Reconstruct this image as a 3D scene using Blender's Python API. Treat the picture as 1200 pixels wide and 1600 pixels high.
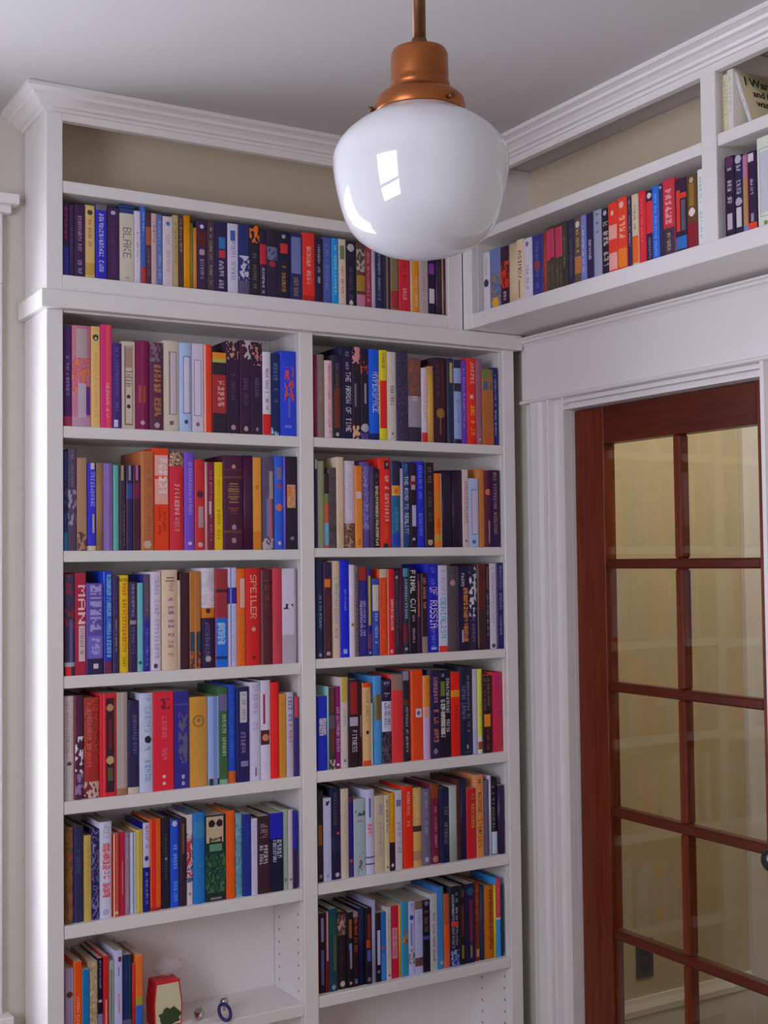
import bpy, bmesh, math, random
import numpy as np
from mathutils import Matrix, Vector

for _o in list(bpy.data.objects):
    bpy.data.objects.remove(_o)
SC = bpy.context.scene
COL = SC.collection

# ------------------------------------------------------------------ camera
cam_data = bpy.data.cameras.new('camera')
cam_data.sensor_fit = 'VERTICAL'
cam_data.sensor_height = 36.0
cam_data.lens = 44.484
cam_data.clip_start = 0.02
camera = bpy.data.objects.new('camera', cam_data)
COL.objects.link(camera)
_yaw, _pitch, _roll = 0.535429, 0.038174, -0.011465
_F = Vector((math.sin(_yaw) * math.cos(_pitch), math.cos(_yaw) * math.cos(_pitch), math.sin(_pitch)))
_R0 = Vector((math.cos(_yaw), -math.sin(_yaw), 0.0))
_U0 = _R0.cross(_F)
_R = math.cos(_roll) * _R0 + math.sin(_roll) * _U0
_U = -math.sin(_roll) * _R0 + math.cos(_roll) * _U0
_m = Matrix((_R, _U, -_F)).transposed().to_4x4()
_m.translation = Vector((-0.80867, -2.86908, 1.63))
camera.matrix_world = _m
SC.camera = camera

# ------------------------------------------------------------------ daylight and exposure
world = bpy.data.worlds.new('daylight')
SC.world = world
world.use_nodes = True
_bg = world.node_tree.nodes['Background']
_bg.inputs['Color'].default_value = (0.81, 0.81, 1.0, 1.0)
_bg.inputs['Strength'].default_value = 16.0

def portal(name, loc, rot, sx, sy):
    d = bpy.data.lights.new(name, 'AREA')
    d.shape = 'RECTANGLE'; d.size = sx; d.size_y = sy
    d.cycles.is_portal = True
    o = bpy.data.objects.new(name, d)
    o.location = loc; o.rotation_euler = rot
    COL.objects.link(o)
    return o

WIN1 = (-1.10, -0.17, 0.60, 2.30)      # x0 x1 z0 z1 in the book wall
WIN2 = (-2.65, -1.42, 1.05, 2.36)      # y0 y1 z0 z1 in the left wall
XL, YF, CEIL = -2.05, -3.75, 2.722
portal('daylight_window_a', ((WIN1[0]+WIN1[1])/2, 0.30, (WIN1[2]+WIN1[3])/2), (math.radians(-90), 0, 0), WIN1[1]-WIN1[0], WIN1[3]-WIN1[2])
portal('daylight_window_b', (XL-0.10, (WIN2[0]+WIN2[1])/2, (WIN2[2]+WIN2[3])/2), (0, math.radians(-90), 0), WIN2[3]-WIN2[2], WIN2[1]-WIN2[0])

SC.view_settings.view_transform = 'Standard'
SC.view_settings.look = 'None'
SC.view_settings.gamma = 1.0
SC.view_settings.use_curve_mapping = False
SC.view_settings.exposure = -0.22
SC.cycles.use_denoising = True
SC.cycles.max_bounces = 10
SC.cycles.diffuse_bounces = 6
SC.cycles.transparent_max_bounces = 16
SC.cycles.sample_clamp_indirect = 6.0

# ------------------------------------------------------------------ materials
def lin(h, k=1.0, cap=0.86):
    out = []
    for i in (0, 2, 4):
        c = int(h[i:i+2], 16) / 255.0
        c = c / 12.92 if c <= 0.04045 else ((c + 0.055) / 1.055) ** 2.4
        out.append(c * k)
    t = min(1.0, cap / max(max(out), 1e-6))
    return tuple(c * t for c in out)

MATS = {}
def paint(name, rgb, rough=0.5, noise=0.04, scale=30.0, bump=0.0, coat=0.0, metal=0.0, spec=0.5):
    m = bpy.data.materials.new(name); m.use_nodes = True
    nt = m.node_tree; b = nt.nodes['Principled BSDF']
    tc = nt.nodes.new('ShaderNodeTexCoord')
    n = nt.nodes.new('ShaderNodeTexNoise'); n.inputs['Scale'].default_value = scale; n.inputs['Detail'].default_value = 4
    nt.links.new(tc.outputs['Object'], n.inputs['Vector'])
    r = nt.nodes.new('ShaderNodeMix'); r.data_type = 'RGBA'
    lo = tuple(c * (1 - noise) for c in rgb) + (1,); hi = tuple(min(1, c * (1 + noise)) for c in rgb) + (1,)
    r.inputs[6].default_value = lo; r.inputs[7].default_value = hi
    nt.links.new(n.outputs['Fac'], r.inputs[0]); nt.links.new(r.outputs[2], b.inputs['Base Color'])
    b.inputs['Roughness'].default_value = rough
    b.inputs['Metallic'].default_value = metal
    b.inputs['Specular IOR Level'].default_value = spec
    b.inputs['Coat Weight'].default_value = coat
    if bump:
        bp = nt.nodes.new('ShaderNodeBump'); bp.inputs['Strength'].default_value = bump; bp.inputs['Distance'].default_value = 0.002
        nt.links.new(n.outputs['Fac'], bp.inputs['Height']); nt.links.new(bp.outputs['Normal'], b.inputs['Normal'])
    MATS[name] = m
    return m

paint('white_paint', (0.80, 0.762, 0.755), 0.38, 0.02, 14)
paint('wall_beige', (0.60, 0.565, 0.49), 0.8, 0.03, 60, 0.05)
paint('back_beige', (0.66, 0.56, 0.42), 0.75, 0.03, 40, 0.05)
paint('ceiling_white', (0.57, 0.55, 0.54), 0.9, 0.02, 60, 0.05)
paint('hall_yellow', (0.60, 0.50, 0.32), 0.75, 0.04, 30, 0.05)
paint('copper', (0.36, 0.115, 0.035), 0.38, 0.35, 22, 0.0, 0.0, 0.85)
paint('dark_brass', (0.17, 0.075, 0.035), 0.4, 0.3, 40, 0.0, 0.0, 0.8)
paint('bronze_knob', (0.035, 0.035, 0.045), 0.25, 0.2, 40, 0.0, 0.3, 0.6)
paint('outlet_dark', (0.03, 0.03, 0.05), 0.35, 0.1, 40)
paint('steel', (0.55, 0.56, 0.6), 0.2, 0.05, 60, 0.0, 0.0, 1.0)
paint('blue_rubber', (0.03, 0.03, 0.16), 0.4, 0.1, 60)
paint('hole_dark', (0.22, 0.21, 0.22), 0.8, 0.1, 60)

def wood(name, a, b_, axis='Z'):
    m = bpy.data.materials.new(name); m.use_nodes = True
    nt = m.node_tree; b = nt.nodes['Principled BSDF']
    tc = nt.nodes.new('ShaderNodeTexCoord'); mp = nt.nodes.new('ShaderNodeMapping')
    mp.inputs['Scale'].default_value = (22, 22, 1.5) if axis == 'Z' else (22, 1.5, 22)
    n = nt.nodes.new('ShaderNodeTexNoise'); n.inputs['Scale'].default_value = 3.0; n.inputs['Detail'].default_value = 6; n.inputs['Distortion'].default_value = 1.2
    cr = nt.nodes.new('ShaderNodeValToRGB')
    cr.color_ramp.elements[0].position = 0.3; cr.color_ramp.elements[0].color = a + (1,)
    cr.color_ramp.elements[1].position = 0.72; cr.color_ramp.elements[1].color = b_ + (1,)
    nt.links.new(tc.outputs['Object'], mp.inputs['Vector']); nt.links.new(mp.outputs['Vector'], n.inputs['Vector'])
    nt.links.new(n.outputs['Fac'], cr.inputs['Fac']); nt.links.new(cr.outputs['Color'], b.inputs['Base Color'])
    b.inputs['Roughness'].default_value = 0.35
    b.inputs['Specular IOR Level'].default_value = 0.3
    MATS[name] = m
    return m
wood('mahogany_upright', (0.105, 0.014, 0.004), (0.20, 0.034, 0.008), 'Z')
wood('mahogany_cross', (0.07, 0.009, 0.004), (0.13, 0.020, 0.006), 'Y')
wood('floor_oak', (0.12, 0.06, 0.03), (0.20, 0.11, 0.05), 'Y')

def thin_glass():
    m = bpy.data.materials.new('pane_glass'); m.use_nodes = True
    nt = m.node_tree; nt.nodes.clear()
    out = nt.nodes.new('ShaderNodeOutputMaterial'); mix = nt.nodes.new('ShaderNodeMixShader')
    fr = nt.nodes.new('ShaderNodeFresnel'); fr.inputs['IOR'].default_value = 1.5
    ge = nt.nodes.new('ShaderNodeNewGeometry'); ir = nt.nodes.new('ShaderNodeMapRange'); ir.inputs[3].default_value = 1.5; ir.inputs[4].default_value = 1/1.5
    nt.links.new(ge.outputs['Backfacing'], ir.inputs[0]); nt.links.new(ir.outputs[0], fr.inputs['IOR'])
    mul = nt.nodes.new('ShaderNodeMath'); mul.operation = 'MULTIPLY'; mul.inputs[1].default_value = 1.0; mul.use_clamp = True
    tr = nt.nodes.new('ShaderNodeBsdfTransparent'); tr.inputs['Color'].default_value = (0.95, 0.97, 0.95, 1)
    gl = nt.nodes.new('ShaderNodeBsdfGlossy'); gl.inputs['Roughness'].default_value = 0.0
    no = nt.nodes.new('ShaderNodeTexNoise'); no.inputs['Scale'].default_value = 2.5
    bp = nt.nodes.new('ShaderNodeBump'); bp.inputs['Strength'].default_value = 0.03; bp.inputs['Distance'].default_value = 0.01
    tc = nt.nodes.new('ShaderNodeTexCoord')
    nt.links.new(tc.outputs['Object'], no.inputs['Vector']); nt.links.new(no.outputs['Fac'], bp.inputs['Height']); nt.links.new(bp.outputs['Normal'], gl.inputs['Normal'])
    nt.links.new(fr.outputs[0], mul.inputs[0]); nt.links.new(mul.outputs[0], mix.inputs[0])
    nt.links.new(tr.outputs[0], mix.inputs[1]); nt.links.new(gl.outputs[0], mix.inputs[2]); nt.links.new(mix.outputs[0], out.inputs[0])
    MATS['pane_glass'] = m
thin_glass()

def opal():
    m = bpy.data.materials.new('opal_glass'); m.use_nodes = True
    nt = m.node_tree; b = nt.nodes['Principled BSDF']
    b.inputs['Base Color'].default_value = (0.80, 0.80, 0.83, 1)
    b.inputs['Roughness'].default_value = 0.04
    b.inputs['IOR'].default_value = 1.52
    b.inputs['Coat Weight'].default_value = 0.6; b.inputs['Coat Roughness'].default_value = 0.02
    tl = nt.nodes.new('ShaderNodeBsdfTranslucent'); tl.inputs['Color'].default_value = (0.8, 0.8, 0.85, 1)
    mix = nt.nodes.new('ShaderNodeMixShader'); mix.inputs[0].default_value = 0.22
    nt.links.new(b.outputs[0], mix.inputs[1]); nt.links.new(tl.outputs[0], mix.inputs[2])
    nt.links.new(mix.outputs[0], nt.nodes['Material Output'].inputs[0])
    MATS['opal_glass'] = m
opal()

def printed(name, rough, coat):
    m = bpy.data.materials.new(name); m.use_nodes = True
    nt = m.node_tree; b = nt.nodes['Principled BSDF']
    at = nt.nodes.new('ShaderNodeAttribute'); at.attribute_name = 'ink'
    tc = nt.nodes.new('ShaderNodeTexCoord')
    n = nt.nodes.new('ShaderNodeTexNoise'); n.inputs['Scale'].default_value = 120; n.inputs['Detail'].default_value = 3
    nt.links.new(tc.outputs['Object'], n.inputs['Vector'])
    hs = nt.nodes.new('ShaderNodeHueSaturation'); mr = nt.nodes.new('ShaderNodeMapRange')
    mr.inputs[3].default_value = 0.9; mr.inputs[4].default_value = 1.1
    nt.links.new(n.outputs['Fac'], mr.inputs[0]); nt.links.new(mr.outputs[0], hs.inputs['Value'])
    nt.links.new(at.outputs['Color'], hs.inputs['Color']); nt.links.new(hs.outputs['Color'], b.inputs['Base Color'])
    b.inputs['Roughness'].default_value = rough; b.inputs['Coat Weight'].default_value = coat; b.inputs['Coat Roughness'].default_value = 0.3
    b.inputs['Specular IOR Level'].default_value = 0.35
    MATS[name] = m
printed('book_gloss', 0.42, 0.0)
printed('book_cloth', 0.62, 0.0)

def pages():
    m = bpy.data.materials.new('page_edges'); m.use_nodes = True
    nt = m.node_tree; b = nt.nodes['Principled BSDF']
    tc = nt.nodes.new('ShaderNodeTexCoord'); mp = nt.nodes.new('ShaderNodeMapping'); mp.inputs['Scale'].default_value = (900, 6, 6)
    n = nt.nodes.new('ShaderNodeTexNoise'); n.inputs['Scale'].default_value = 1.0; n.inputs['Detail'].default_value = 2
    cr = nt.nodes.new('ShaderNodeValToRGB')
    cr.color_ramp.elements[0].color = (0.42, 0.36, 0.27, 1); cr.color_ramp.elements[1].color = (0.72, 0.66, 0.54, 1)
    nt.links.new(tc.outputs['Object'], mp.inputs['Vector']); nt.links.new(mp.outputs['Vector'], n.inputs['Vector'])
    nt.links.new(n.outputs['Fac'], cr.inputs['Fac']); nt.links.new(cr.outputs['Color'], b.inputs['Base Color'])
    b.inputs['Roughness'].default_value = 0.85
    MATS['page_edges'] = m
pages()

# ------------------------------------------------------------------ helpers
def link(o, parent=None):
    COL.objects.link(o)
    if parent is not None: o.parent = parent
    return o

def empty(name, loc=(0, 0, 0), rz=0.0, parent=None):
    o = bpy.data.objects.new(name, None); o.empty_display_size = 0.05
    o.location = loc; o.rotation_euler = (0, 0, rz)
    return link(o, parent)

def tag(o, label=None, category=None, group=None, kind=None):
    if label: o['label'] = label
    if category: o['category'] = category
    if group: o['group'] = group
    if kind: o['kind'] = kind
    return o

def obj_from_bm(name, bm, mat, parent=None, smooth=False):
    me = bpy.data.meshes.new(name)
    bmesh.ops.recalc_face_normals(bm, faces=bm.faces)
    bm.to_mesh(me); bm.free()
    if smooth:
        for p in me.polygons: p.use_smooth = True
    me.materials.append(MATS[mat])
    return link(bpy.data.objects.new(name, me), parent)

def box(name, x, y, z, mat, parent=None, bevel=0.0015):
    """one board between x=(x0,x1), y=(y0,y1), z=(z0,z1), arrises eased"""
    bm = bmesh.new()
    bmesh.ops.create_cube(bm, size=1.0)
    c = Vector(((x[0]+x[1])/2, (y[0]+y[1])/2, (z[0]+z[1])/2))
    s = Vector((abs(x[1]-x[0]), abs(y[1]-y[0]), abs(z[1]-z[0])))
    bmesh.ops.scale(bm, vec=s, verts=bm.verts)
    if bevel and min(s) > 2.5 * bevel:
        bmesh.ops.bevel(bm, geom=list(bm.edges), offset=bevel, segments=1, profile=0.5, affect='EDGES')
    o = obj_from_bm(name, bm, mat, parent)
    off = c - (parent.location if parent is not None else Vector((0, 0, 0)))
    o.location = off
    return o

def mesh_obj(name, verts, faces, mat, parent=None, smooth=False):
    bm = bmesh.new()
    vs = [bm.verts.new(v) for v in verts]
    for f in faces: bm.faces.new([vs[i] for i in f])
    return obj_from_bm(name, bm, mat, parent, smooth)

def extrude_profile(name, prof, a, b, mat, parent=None):
    """prof: closed list of points; a(p), b(p) give the two end positions of every profile point"""
    n = len(prof)
    v = [a(p) for p in prof] + [b(p) for p in prof]
    f = [tuple(range(n)), tuple(range(2*n-1, n-1, -1))]
    for i in range(n):
        j = (i + 1) % n
        f.append((i, j, n + j, n + i))
    return mesh_obj(name, v, f, mat, parent)

def lathe(name, prof, mat, parent=None, seg=48, smooth=True, loc=(0, 0, 0)):
    bm = bmesh.new(); rings = []
    for r, z in prof:
        if r < 1e-6: rings.append([bm.verts.new((0, 0, z))])
        else: rings.append([bm.verts.new((r*math.cos(2*math.pi*i/seg), r*math.sin(2*math.pi*i/seg), z)) for i in range(seg)])
    for A, B in zip(rings, rings[1:]):
        for i in range(seg):
            j = (i + 1) % seg
            if len(A) == 1 and len(B) == 1: continue
            if len(A) == 1: bm.faces.new((A[0], B[i], B[j]))
            elif len(B) == 1: bm.faces.new((A[i], A[j], B[0]))
            else: bm.faces.new((A[i], A[j], B[j], B[i]))
    o = obj_from_bm(name, bm, mat, parent, smooth)
    o.location = loc
    return o

def wall_with_hole(name, axis, pos, thick, ext, hole, mat, kind='structure'):
    """axis 'x': wall plane x=pos..pos+thick spanning ext=(a0,a1,z0,z1) over y; axis 'y' likewise over x. hole=(a0,a1,z0,z1)"""
    a0, a1, z0, z1 = ext
    A = [a0] + ([hole[0], hole[1]] if hole else []) + [a1]
    Z = [z0] + ([hole[2], hole[3]] if hole else []) + [z1]
    bm = bmesh.new()
    def P(a, t, z): return (t, a, z) if axis == 'x' else (a, t, z)
    vv = {}
    def V(a, t, z):
        k = (round(a, 5), round(t, 5), round(z, 5))
        if k not in vv: vv[k] = bm.verts.new(P(a, t, z))
        return vv[k]
    for t in (pos, pos + thick):
        for i in range(len(A)-1):
            for j in range(len(Z)-1):
                if hole and i == 1 and j == 1: continue
                if A[i+1]-A[i] < 1e-6 or Z[j+1]-Z[j] < 1e-6: continue
                bm.faces.new((V(A[i], t, Z[j]), V(A[i+1], t, Z[j]), V(A[i+1], t, Z[j+1]), V(A[i], t, Z[j+1])))
    bm.verts.ensure_lookup_table()
    bound = [e for e in bm.edges if len(e.link_faces) == 1]
    done = set()
    for e in bound:
        a, b = e.verts
        ka = [k for k in vv if vv[k] is a][0]; kb = [k for k in vv if vv[k] is b][0]
        if abs(ka[1] - pos) > 1e-6: continue
        a2 = vv.get((ka[0], round(pos+thick, 5), ka[2])); b2 = vv.get((kb[0], round(pos+thick, 5), kb[2]))
        if a2 and b2: bm.faces.new((a, b, b2, a2))
    o = obj_from_bm(name, bm, mat)
    tag(o, kind=kind)
    return o

# ================================================================== the room
YW = 0.19                 # plane of the book wall
XW = 1.37                 # plane of the door wall
WT = 0.12
wall_with_hole('wall_back', 'y', YW, WT, (XL-0.12, XW, 0, CEIL), WIN1, 'wall_beige')
wall_with_hole('wall_left', 'x', XL-WT, WT, (YF-0.12, YW, 0, CEIL), WIN2, 'wall_beige')
wall_with_hole('wall_front', 'y', YF-WT, WT, (XL, XW+0.1, 0, CEIL), None, 'wall_beige')
DY0, DY1, DZ = -0.1926, -0.945, 2.030       # door opening in the door wall
wall_with_hole('wall_right', 'x', XW, 0.10, (YF, YW, 0, CEIL), (DY1, DY0+0.012, 0, DZ+0.012), 'wall_beige')
HX = 3.30
o = box('wall_hall', (XW, HX), (0.20, 0.32), (0, CEIL), 'hall_yellow', None, 0); tag(o, kind='structure')
o = box('wall_hall_end', (HX, HX+0.1), (-1.9, 0.32), (0, CEIL), 'hall_yellow', None, 0); tag(o, kind='structure')
o = box('wall_hall_front', (XW+0.1, HX+0.1), (-2.0, -1.9), (0, CEIL), 'hall_yellow', None, 0); tag(o, kind='structure')
o = box('floor', (XL-0.12, HX+0.1), (YF-0.12, 0.32), (-0.05, 0), 'floor_oak', None, 0); tag(o, kind='structure')
o = box('ceiling', (XL-0.12, HX+0.1), (YF-0.12, 0.32), (CEIL, CEIL+0.08), 'ceiling_white', None, 0); tag(o, kind='structure')

# hall baseboard with a moulded cap
def baseboard(name, x0, x1, yb, h):
    prof = [(0, 0), (0.018, 0), (0.018, h-0.055), (0.024, h-0.048), (0.024, h-0.03), (0.014, h-0.012), (0.010, h), (0, h)]
    o = extrude_profile(name, prof, lambda p: (x0, yb-p[0], p[1]), lambda p: (x1, yb-p[0], p[1]), 'white_paint')
    tag(o, kind='structure'); return o
baseboard('baseboard_hall', XW+0.1, 2.41, 0.20, 0.248)

# hall door casing seen through the glass
t3 = empty('trim_3'); tag(t3, kind='structure')
box('casing_leg', (2.41, 2.53), (0.178, 0.20), (0, 2.10), 'white_paint', t3)
box('casing_bead', (2.52, 2.545), (0.168, 0.20), (0, 2.10), 'white_paint', t3)
box('casing_leg', (3.17, 3.29), (0.178, 0.20), (0, 2.10), 'white_paint', t3)
box('casing_head', (2.39, 3.30), (0.172, 0.20), (2.10, 2.24), 'white_paint', t3)
d2 = empty('door_2', (2.545, 0.19, 0)); tag(d2, kind='structure')
box('slab', (2.545, 3.17), (0.188, 0.20), (0.005, 2.10), 'white_paint', d2)
for z0, z1 in ((0.15, 0.85), (1.0, 1.95)):
    for x0 in (2.63, 2.90):
        box('panel', (x0, x0+0.19), (0.183, 0.19), (z0, z1), 'white_paint', d2, 0.003)

# ------------------------------------------------------------------ windows
def window(name, axis, pos, inward, r, casing_edge=None):
    """sash window in an opening r=(a0,a1,z0,z1); inward = +1/-1 along the wall normal into the room"""
    a0, a1, z0, z1 = r
    root = empty(name); tag(root, kind='structure')
    def B(n, a, t, z, mat='white_paint', bv=0.002):
        t = tuple(sorted((pos + inward*t[0], pos + inward*t[1])))
        return box(n, t, a, z, mat, root, bv) if axis == 'x' else box(n, a, t, z, mat, root, bv)
    cw = 0.112
    B('casing_leg', (a0-cw, a0), (0, 0.022), (z0-0.02, z1))
    B('casing_leg', (a1, a1+cw), (0, 0.022), (z0-0.02, z1))
    B('casing_head', (a0-cw, a1+cw), (0, 0.024), (z1, z1+0.17))
    B('cap', (a0-cw-0.02, a1+cw+0.02), (0, 0.030), (z1+0.17, z1+0.19))
    B('cap', (a0-cw-0.036, a1+cw+0.036), (0, 0.044), (z1+0.19, z1+0.215))
    B('stool', (a0-cw-0.02, a1+cw+0.02), (-0.05, 0.05), (z0-0.045, z0-0.02))
    B('apron', (a0-cw, a1+cw), (0, 0.02), (z0-0.13, z0-0.045))
    zm = (z0+z1)/2
    for k, (s0, s1, tt) in enumerate(((z0-0.02, zm+0.02, -0.045), (zm-0.02, z1, -0.085))):
        d = (tt-0.018, tt+0.018)
        B('sash_stile', (a0, a0+0.045), d, (s0, s1)); B('sash_stile', (a1-0.045, a1), d, (s0, s1))
        B('sash_rail', (a0+0.045, a1-0.045), d, (s0, s0+0.05)); B('sash_rail', (a0+0.045, a1-0.045), d, (s1-0.045, s1))
        B('pane', (a0+0.045, a1-0.045), (tt-0.002, tt+0.002), (s0+0.05, s1-0.045), 'pane_glass', 0)
    return root
window('window_1', 'y', YW, -1, WIN1)
window('window_2', 'x', XL, +1, WIN2)

# ------------------------------------------------------------------ door casing on the door wall
XC = 1.3455
t1 = empty('trim_1'); tag(t1, kind='structure')
def casing(y0, y1, sgn):
    """fluted upright casing between y0 (outer) and y1 (inner edge at the opening)"""
    L = abs(y1-y0)
    pr = [(0, 0), (0, 0.008), (0.018, 0.008), (0.024, 0.003), (0.030, 0.003), (0.034, 0.022), (0.040, 0.0245), (0.074, 0.0245), (0.086, 0.018), (0.092, 0.0050), (0.108, 0.0040),
          (0.110, 0.0255), (0.116, 0.0275), (0.122, 0.0255), (0.124, 0.0050), (0.140, 0.0040), (L-0.014, 0.0060), (L-0.011, 0.0245), (L, 0.0245), (L, 0)]
    return extrude_profile('casing_leg', pr, lambda p: (XW-p[1], y0+sgn*p[0], 0), lambda p: (XW-p[1], y0+sgn*p[0], 2.072), 'white_paint', t1)
casing(-0.006, DY0, -1)
casing(-0.8846-0.187, -0.8846, +1)
yA, yB_ = -0.006, -1.0716
# stepped head moulding, frieze, cap
def head(name, pr, a=yA, b=yB_):
    return extrude_profile(name, pr, lambda p: (XW-p[0], a, p[1]), lambda p: (XW-p[0], b, p[1]), 'white_paint', t1)
head('head_moulding', [(0, 2.030), (0.0245, 2.030), (0.0245, 2.0385), (0.006, 2.040), (0.006, 2.0475), (0.025, 2.0485), (0.025, 2.056), (0.007, 2.057), (0.007, 2.063), (0.025, 2.064), (0.025, 2.071), (0, 2.072)], DY0, -0.8846)
head('parting_bead', [(0, 2.064), (0.026, 2.064), (0.030, 2.067), (0.030, 2.071), (0.026, 2.074), (0, 2.074)], yA+0.004, yB_-0.006)
head('frieze', [(0, 2.074), (0.021, 2.074), (0.021, 2.226), (0, 2.226)])
head('cap', [(0, 2.226), (0.023, 2.226), (0.026, 2.232), (0.034, 2.236), (0.034, 2.241), (0.042, 2.244), (0.042, 2.2485), (0, 2.2485)], yA+0.008, yB_-0.010)
box('jamb', (XW+0.0002, XW+0.10), (DY0, DY0+0.0118), (0, DZ), 'white_paint', t1, 0.001)
box('jamb', (XW+0.0002, XW+0.10), (DY1+0.012, DY0), (DZ, DZ+0.0118), 'white_paint', t1, 0.001)

# ------------------------------------------------------------------ french door, ten panes
XD = 1.381
door = empty('door_1', (XD, DY0-0.002, 0)); tag(door, kind='structure')
yh, yl = DY0-0.0015, DY1+0.014
g0, g1 = -0.1926-0.118, -0.1926-0.648          # glass between the stiles
zt, zb = 1.930, 0.352
DX = (XD, XD+0.040)
box('stile', DX, (g0, yh), (0.008, DZ-0.003), 'mahogany_upright', door, 0.002)
box('stile', DX, (yl, g1), (0.008, DZ-0.003), 'mahogany_upright', door, 0.002)
box('top_rail', DX, (g1, g0), (zt, DZ-0.003), 'mahogany_cross', door, 0.002)
box('bottom_rail', DX, (g1, g0), (0.008, zb), 'mahogany_cross', door, 0.002)
ym = -0.1926-0.383
mw = 0.0125
bars = [1.614, 1.294, 0.970, 0.655]
zz = [zt] + bars + [zb]
for i in range(5):
    zu = zz[i] - (0 if i == 0 else mw); zd = zz[i+1] + (0 if i == 4 else mw)
    box('muntin', (XD+0.003, XD+0.037), (ym-mw, ym+mw), (zd, zu), 'mahogany_upright', door, 0.005)
    for a, b in ((g1, ym-mw), (ym+mw, g0)):
        box('pane', (XD+0.008, XD+0.012), (a, b), (zd, zu), 'pane_glass', door, 0)
for zc in bars:
    box('muntin', (XD+0.003, XD+0.037), (g1, g0), (zc-mw, zc+mw), 'mahogany_cross', door, 0.005)
kn = lathe('knob', [(0, 0.062), (0.012, 0.061), (0.022, 0.055), (0.026, 0.046), (0.024, 0.037), (0.014, 0.030), (0.010, 0.022), (0.010, 0.008), (0.026, 0.006), (0.028, 0)], 'bronze_knob', door, 32)
kn.rotation_euler = (0, math.radians(-90), 0); kn.location = Vector((XD, -0.896, 0.965)) - door.location

# dark outlet plate on the hall wall
op = empty('outlet', (1.948, 0.196, 0.36)); tag(op, 'dark bronze outlet plate low on the beige hall wall behind the door', 'outlet')
box('cover_plate', (1.913, 1.983), (0.194, 0.20), (0.305, 0.425), 'outlet_dark', op, 0.002)
for z in (0.340, 0.390):
    box('socket', (1.931, 1.965), (0.192, 0.195), (z-0.014, z+0.014), 'bronze_knob', op, 0.001)

# hall ceiling lamp (a real lamp, outside the view)
hl = empty('hall_lamp', (2.15, -0.75, CEIL)); tag(hl, 'white glass ceiling lamp lighting the hall behind the glass door', 'lamp')
lathe('canopy', [(0, 0), (0.07, 0), (0.07, -0.02), (0.03, -0.035), (0, -0.035)], 'copper', hl, 32)
hs_ = lathe('shade', [(0.03, -0.035), (0.10, -0.06), (0.12, -0.10), (0.09, -0.15), (0, -0.17)], 'opal_glass', hl, 32)
ld = bpy.data.lights.new('hall_bulb', 'POINT'); ld.energy = 23; ld.color = (1.0, 0.92, 0.80); ld.shadow_soft_size = 0.05
lo = bpy.data.objects.new('hall_bulb', ld); link(lo, hl); lo.location = (0, 0, -0.24)

# ================================================================== built-in bookcases
X0, X1, XC0, XC1, XR0, XR1 = 0.0, 0.0384, 0.6474, 0.6866, 1.2865, 1.325
ST = 0.020
SH = {'L': [(1.9206, 1.948), (1.6341, 1.660), (1.3449, 1.3732), (1.0589, 1.0883), (0.7781, 0.8076), (0.4864+0.006, 0.5211), (0.215, 0.242)],
      'R': [(1.9229, 1.948), (1.6395, 1.6634), (1.3556, 1.380), (1.0674, 1.0954), (0.7848, 0.813), (0.503, 0.5314), (0.225, 0.252)]}
BD = YW - 0.003
bc = empty('bookcase'); tag(bc, 'white built-in bookcase with two bays of full shelves beside the door', 'bookcase')
W_ = 'white_paint'
box('side_panel', (X0, X1), (ST, BD), (0, 2.217), W_, bc)
box('side_panel', (XR0, XR1), (ST, BD), (0, 2.217), W_, bc)
box('divider', (XC0, XC1), (ST, BD-0.012), (0, 2.217), W_, bc)
for a, b in ((X0, X1), (XC0, XC1), (XR0, XR1)):
    box('stile', (a, b), (0, ST), (0, 2.217), W_, bc)
box('back_panel', (X1, XC0), (BD-0.012, BD), (0.10, 2.217), W_, bc, 0)
box('back_panel', (XC1, XR0), (BD-0.012, BD), (0.10, 2.217), W_, bc, 0)
for s, (a, b) in (('L', (X1, XC0)), ('R', (XC1, XR0))):
    for z0, z1 in SH[s]:
        box('shelf', (a+0.0006, b-0.0006), (0.003, BD-0.013), (z0, z1), W_, bc)
    box('bottom_board', (a, b), (0.003, BD-0.012), (0.08, 0.10), W_, bc)
    box('plinth', (a, b), (0.012, 0.03), (0, 0.08), W_, bc)
    box('top_rail', (a, b), (0.004, ST), (2.212, 2.217), W_, bc)
box('ledge', (-0.0165, 1.3423), (-0.020, BD), (2.217, 2.2585), W_, bc, 0.002)
# peg holes drilled in the bay sides, where the shelves are not filled
def pegs(xf, sgn, zs):
    for yy in (0.035, 0.145):
        for z in zs:
            ph = lathe('peg_hole', [(0, 0.0006), (0.0028, 0.0006), (0.0034, 0.0)], 'hole_dark', bc, 10)
            ph.rotation_euler = (0, math.radians(90*sgn), 0); ph.location = (xf, yy, z)
pegs(XC0, -1, [0.545+0.032*i for i in range(7)])
pegs(XR0, -1, [0.31+0.032*i for i in range(6)])

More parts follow.
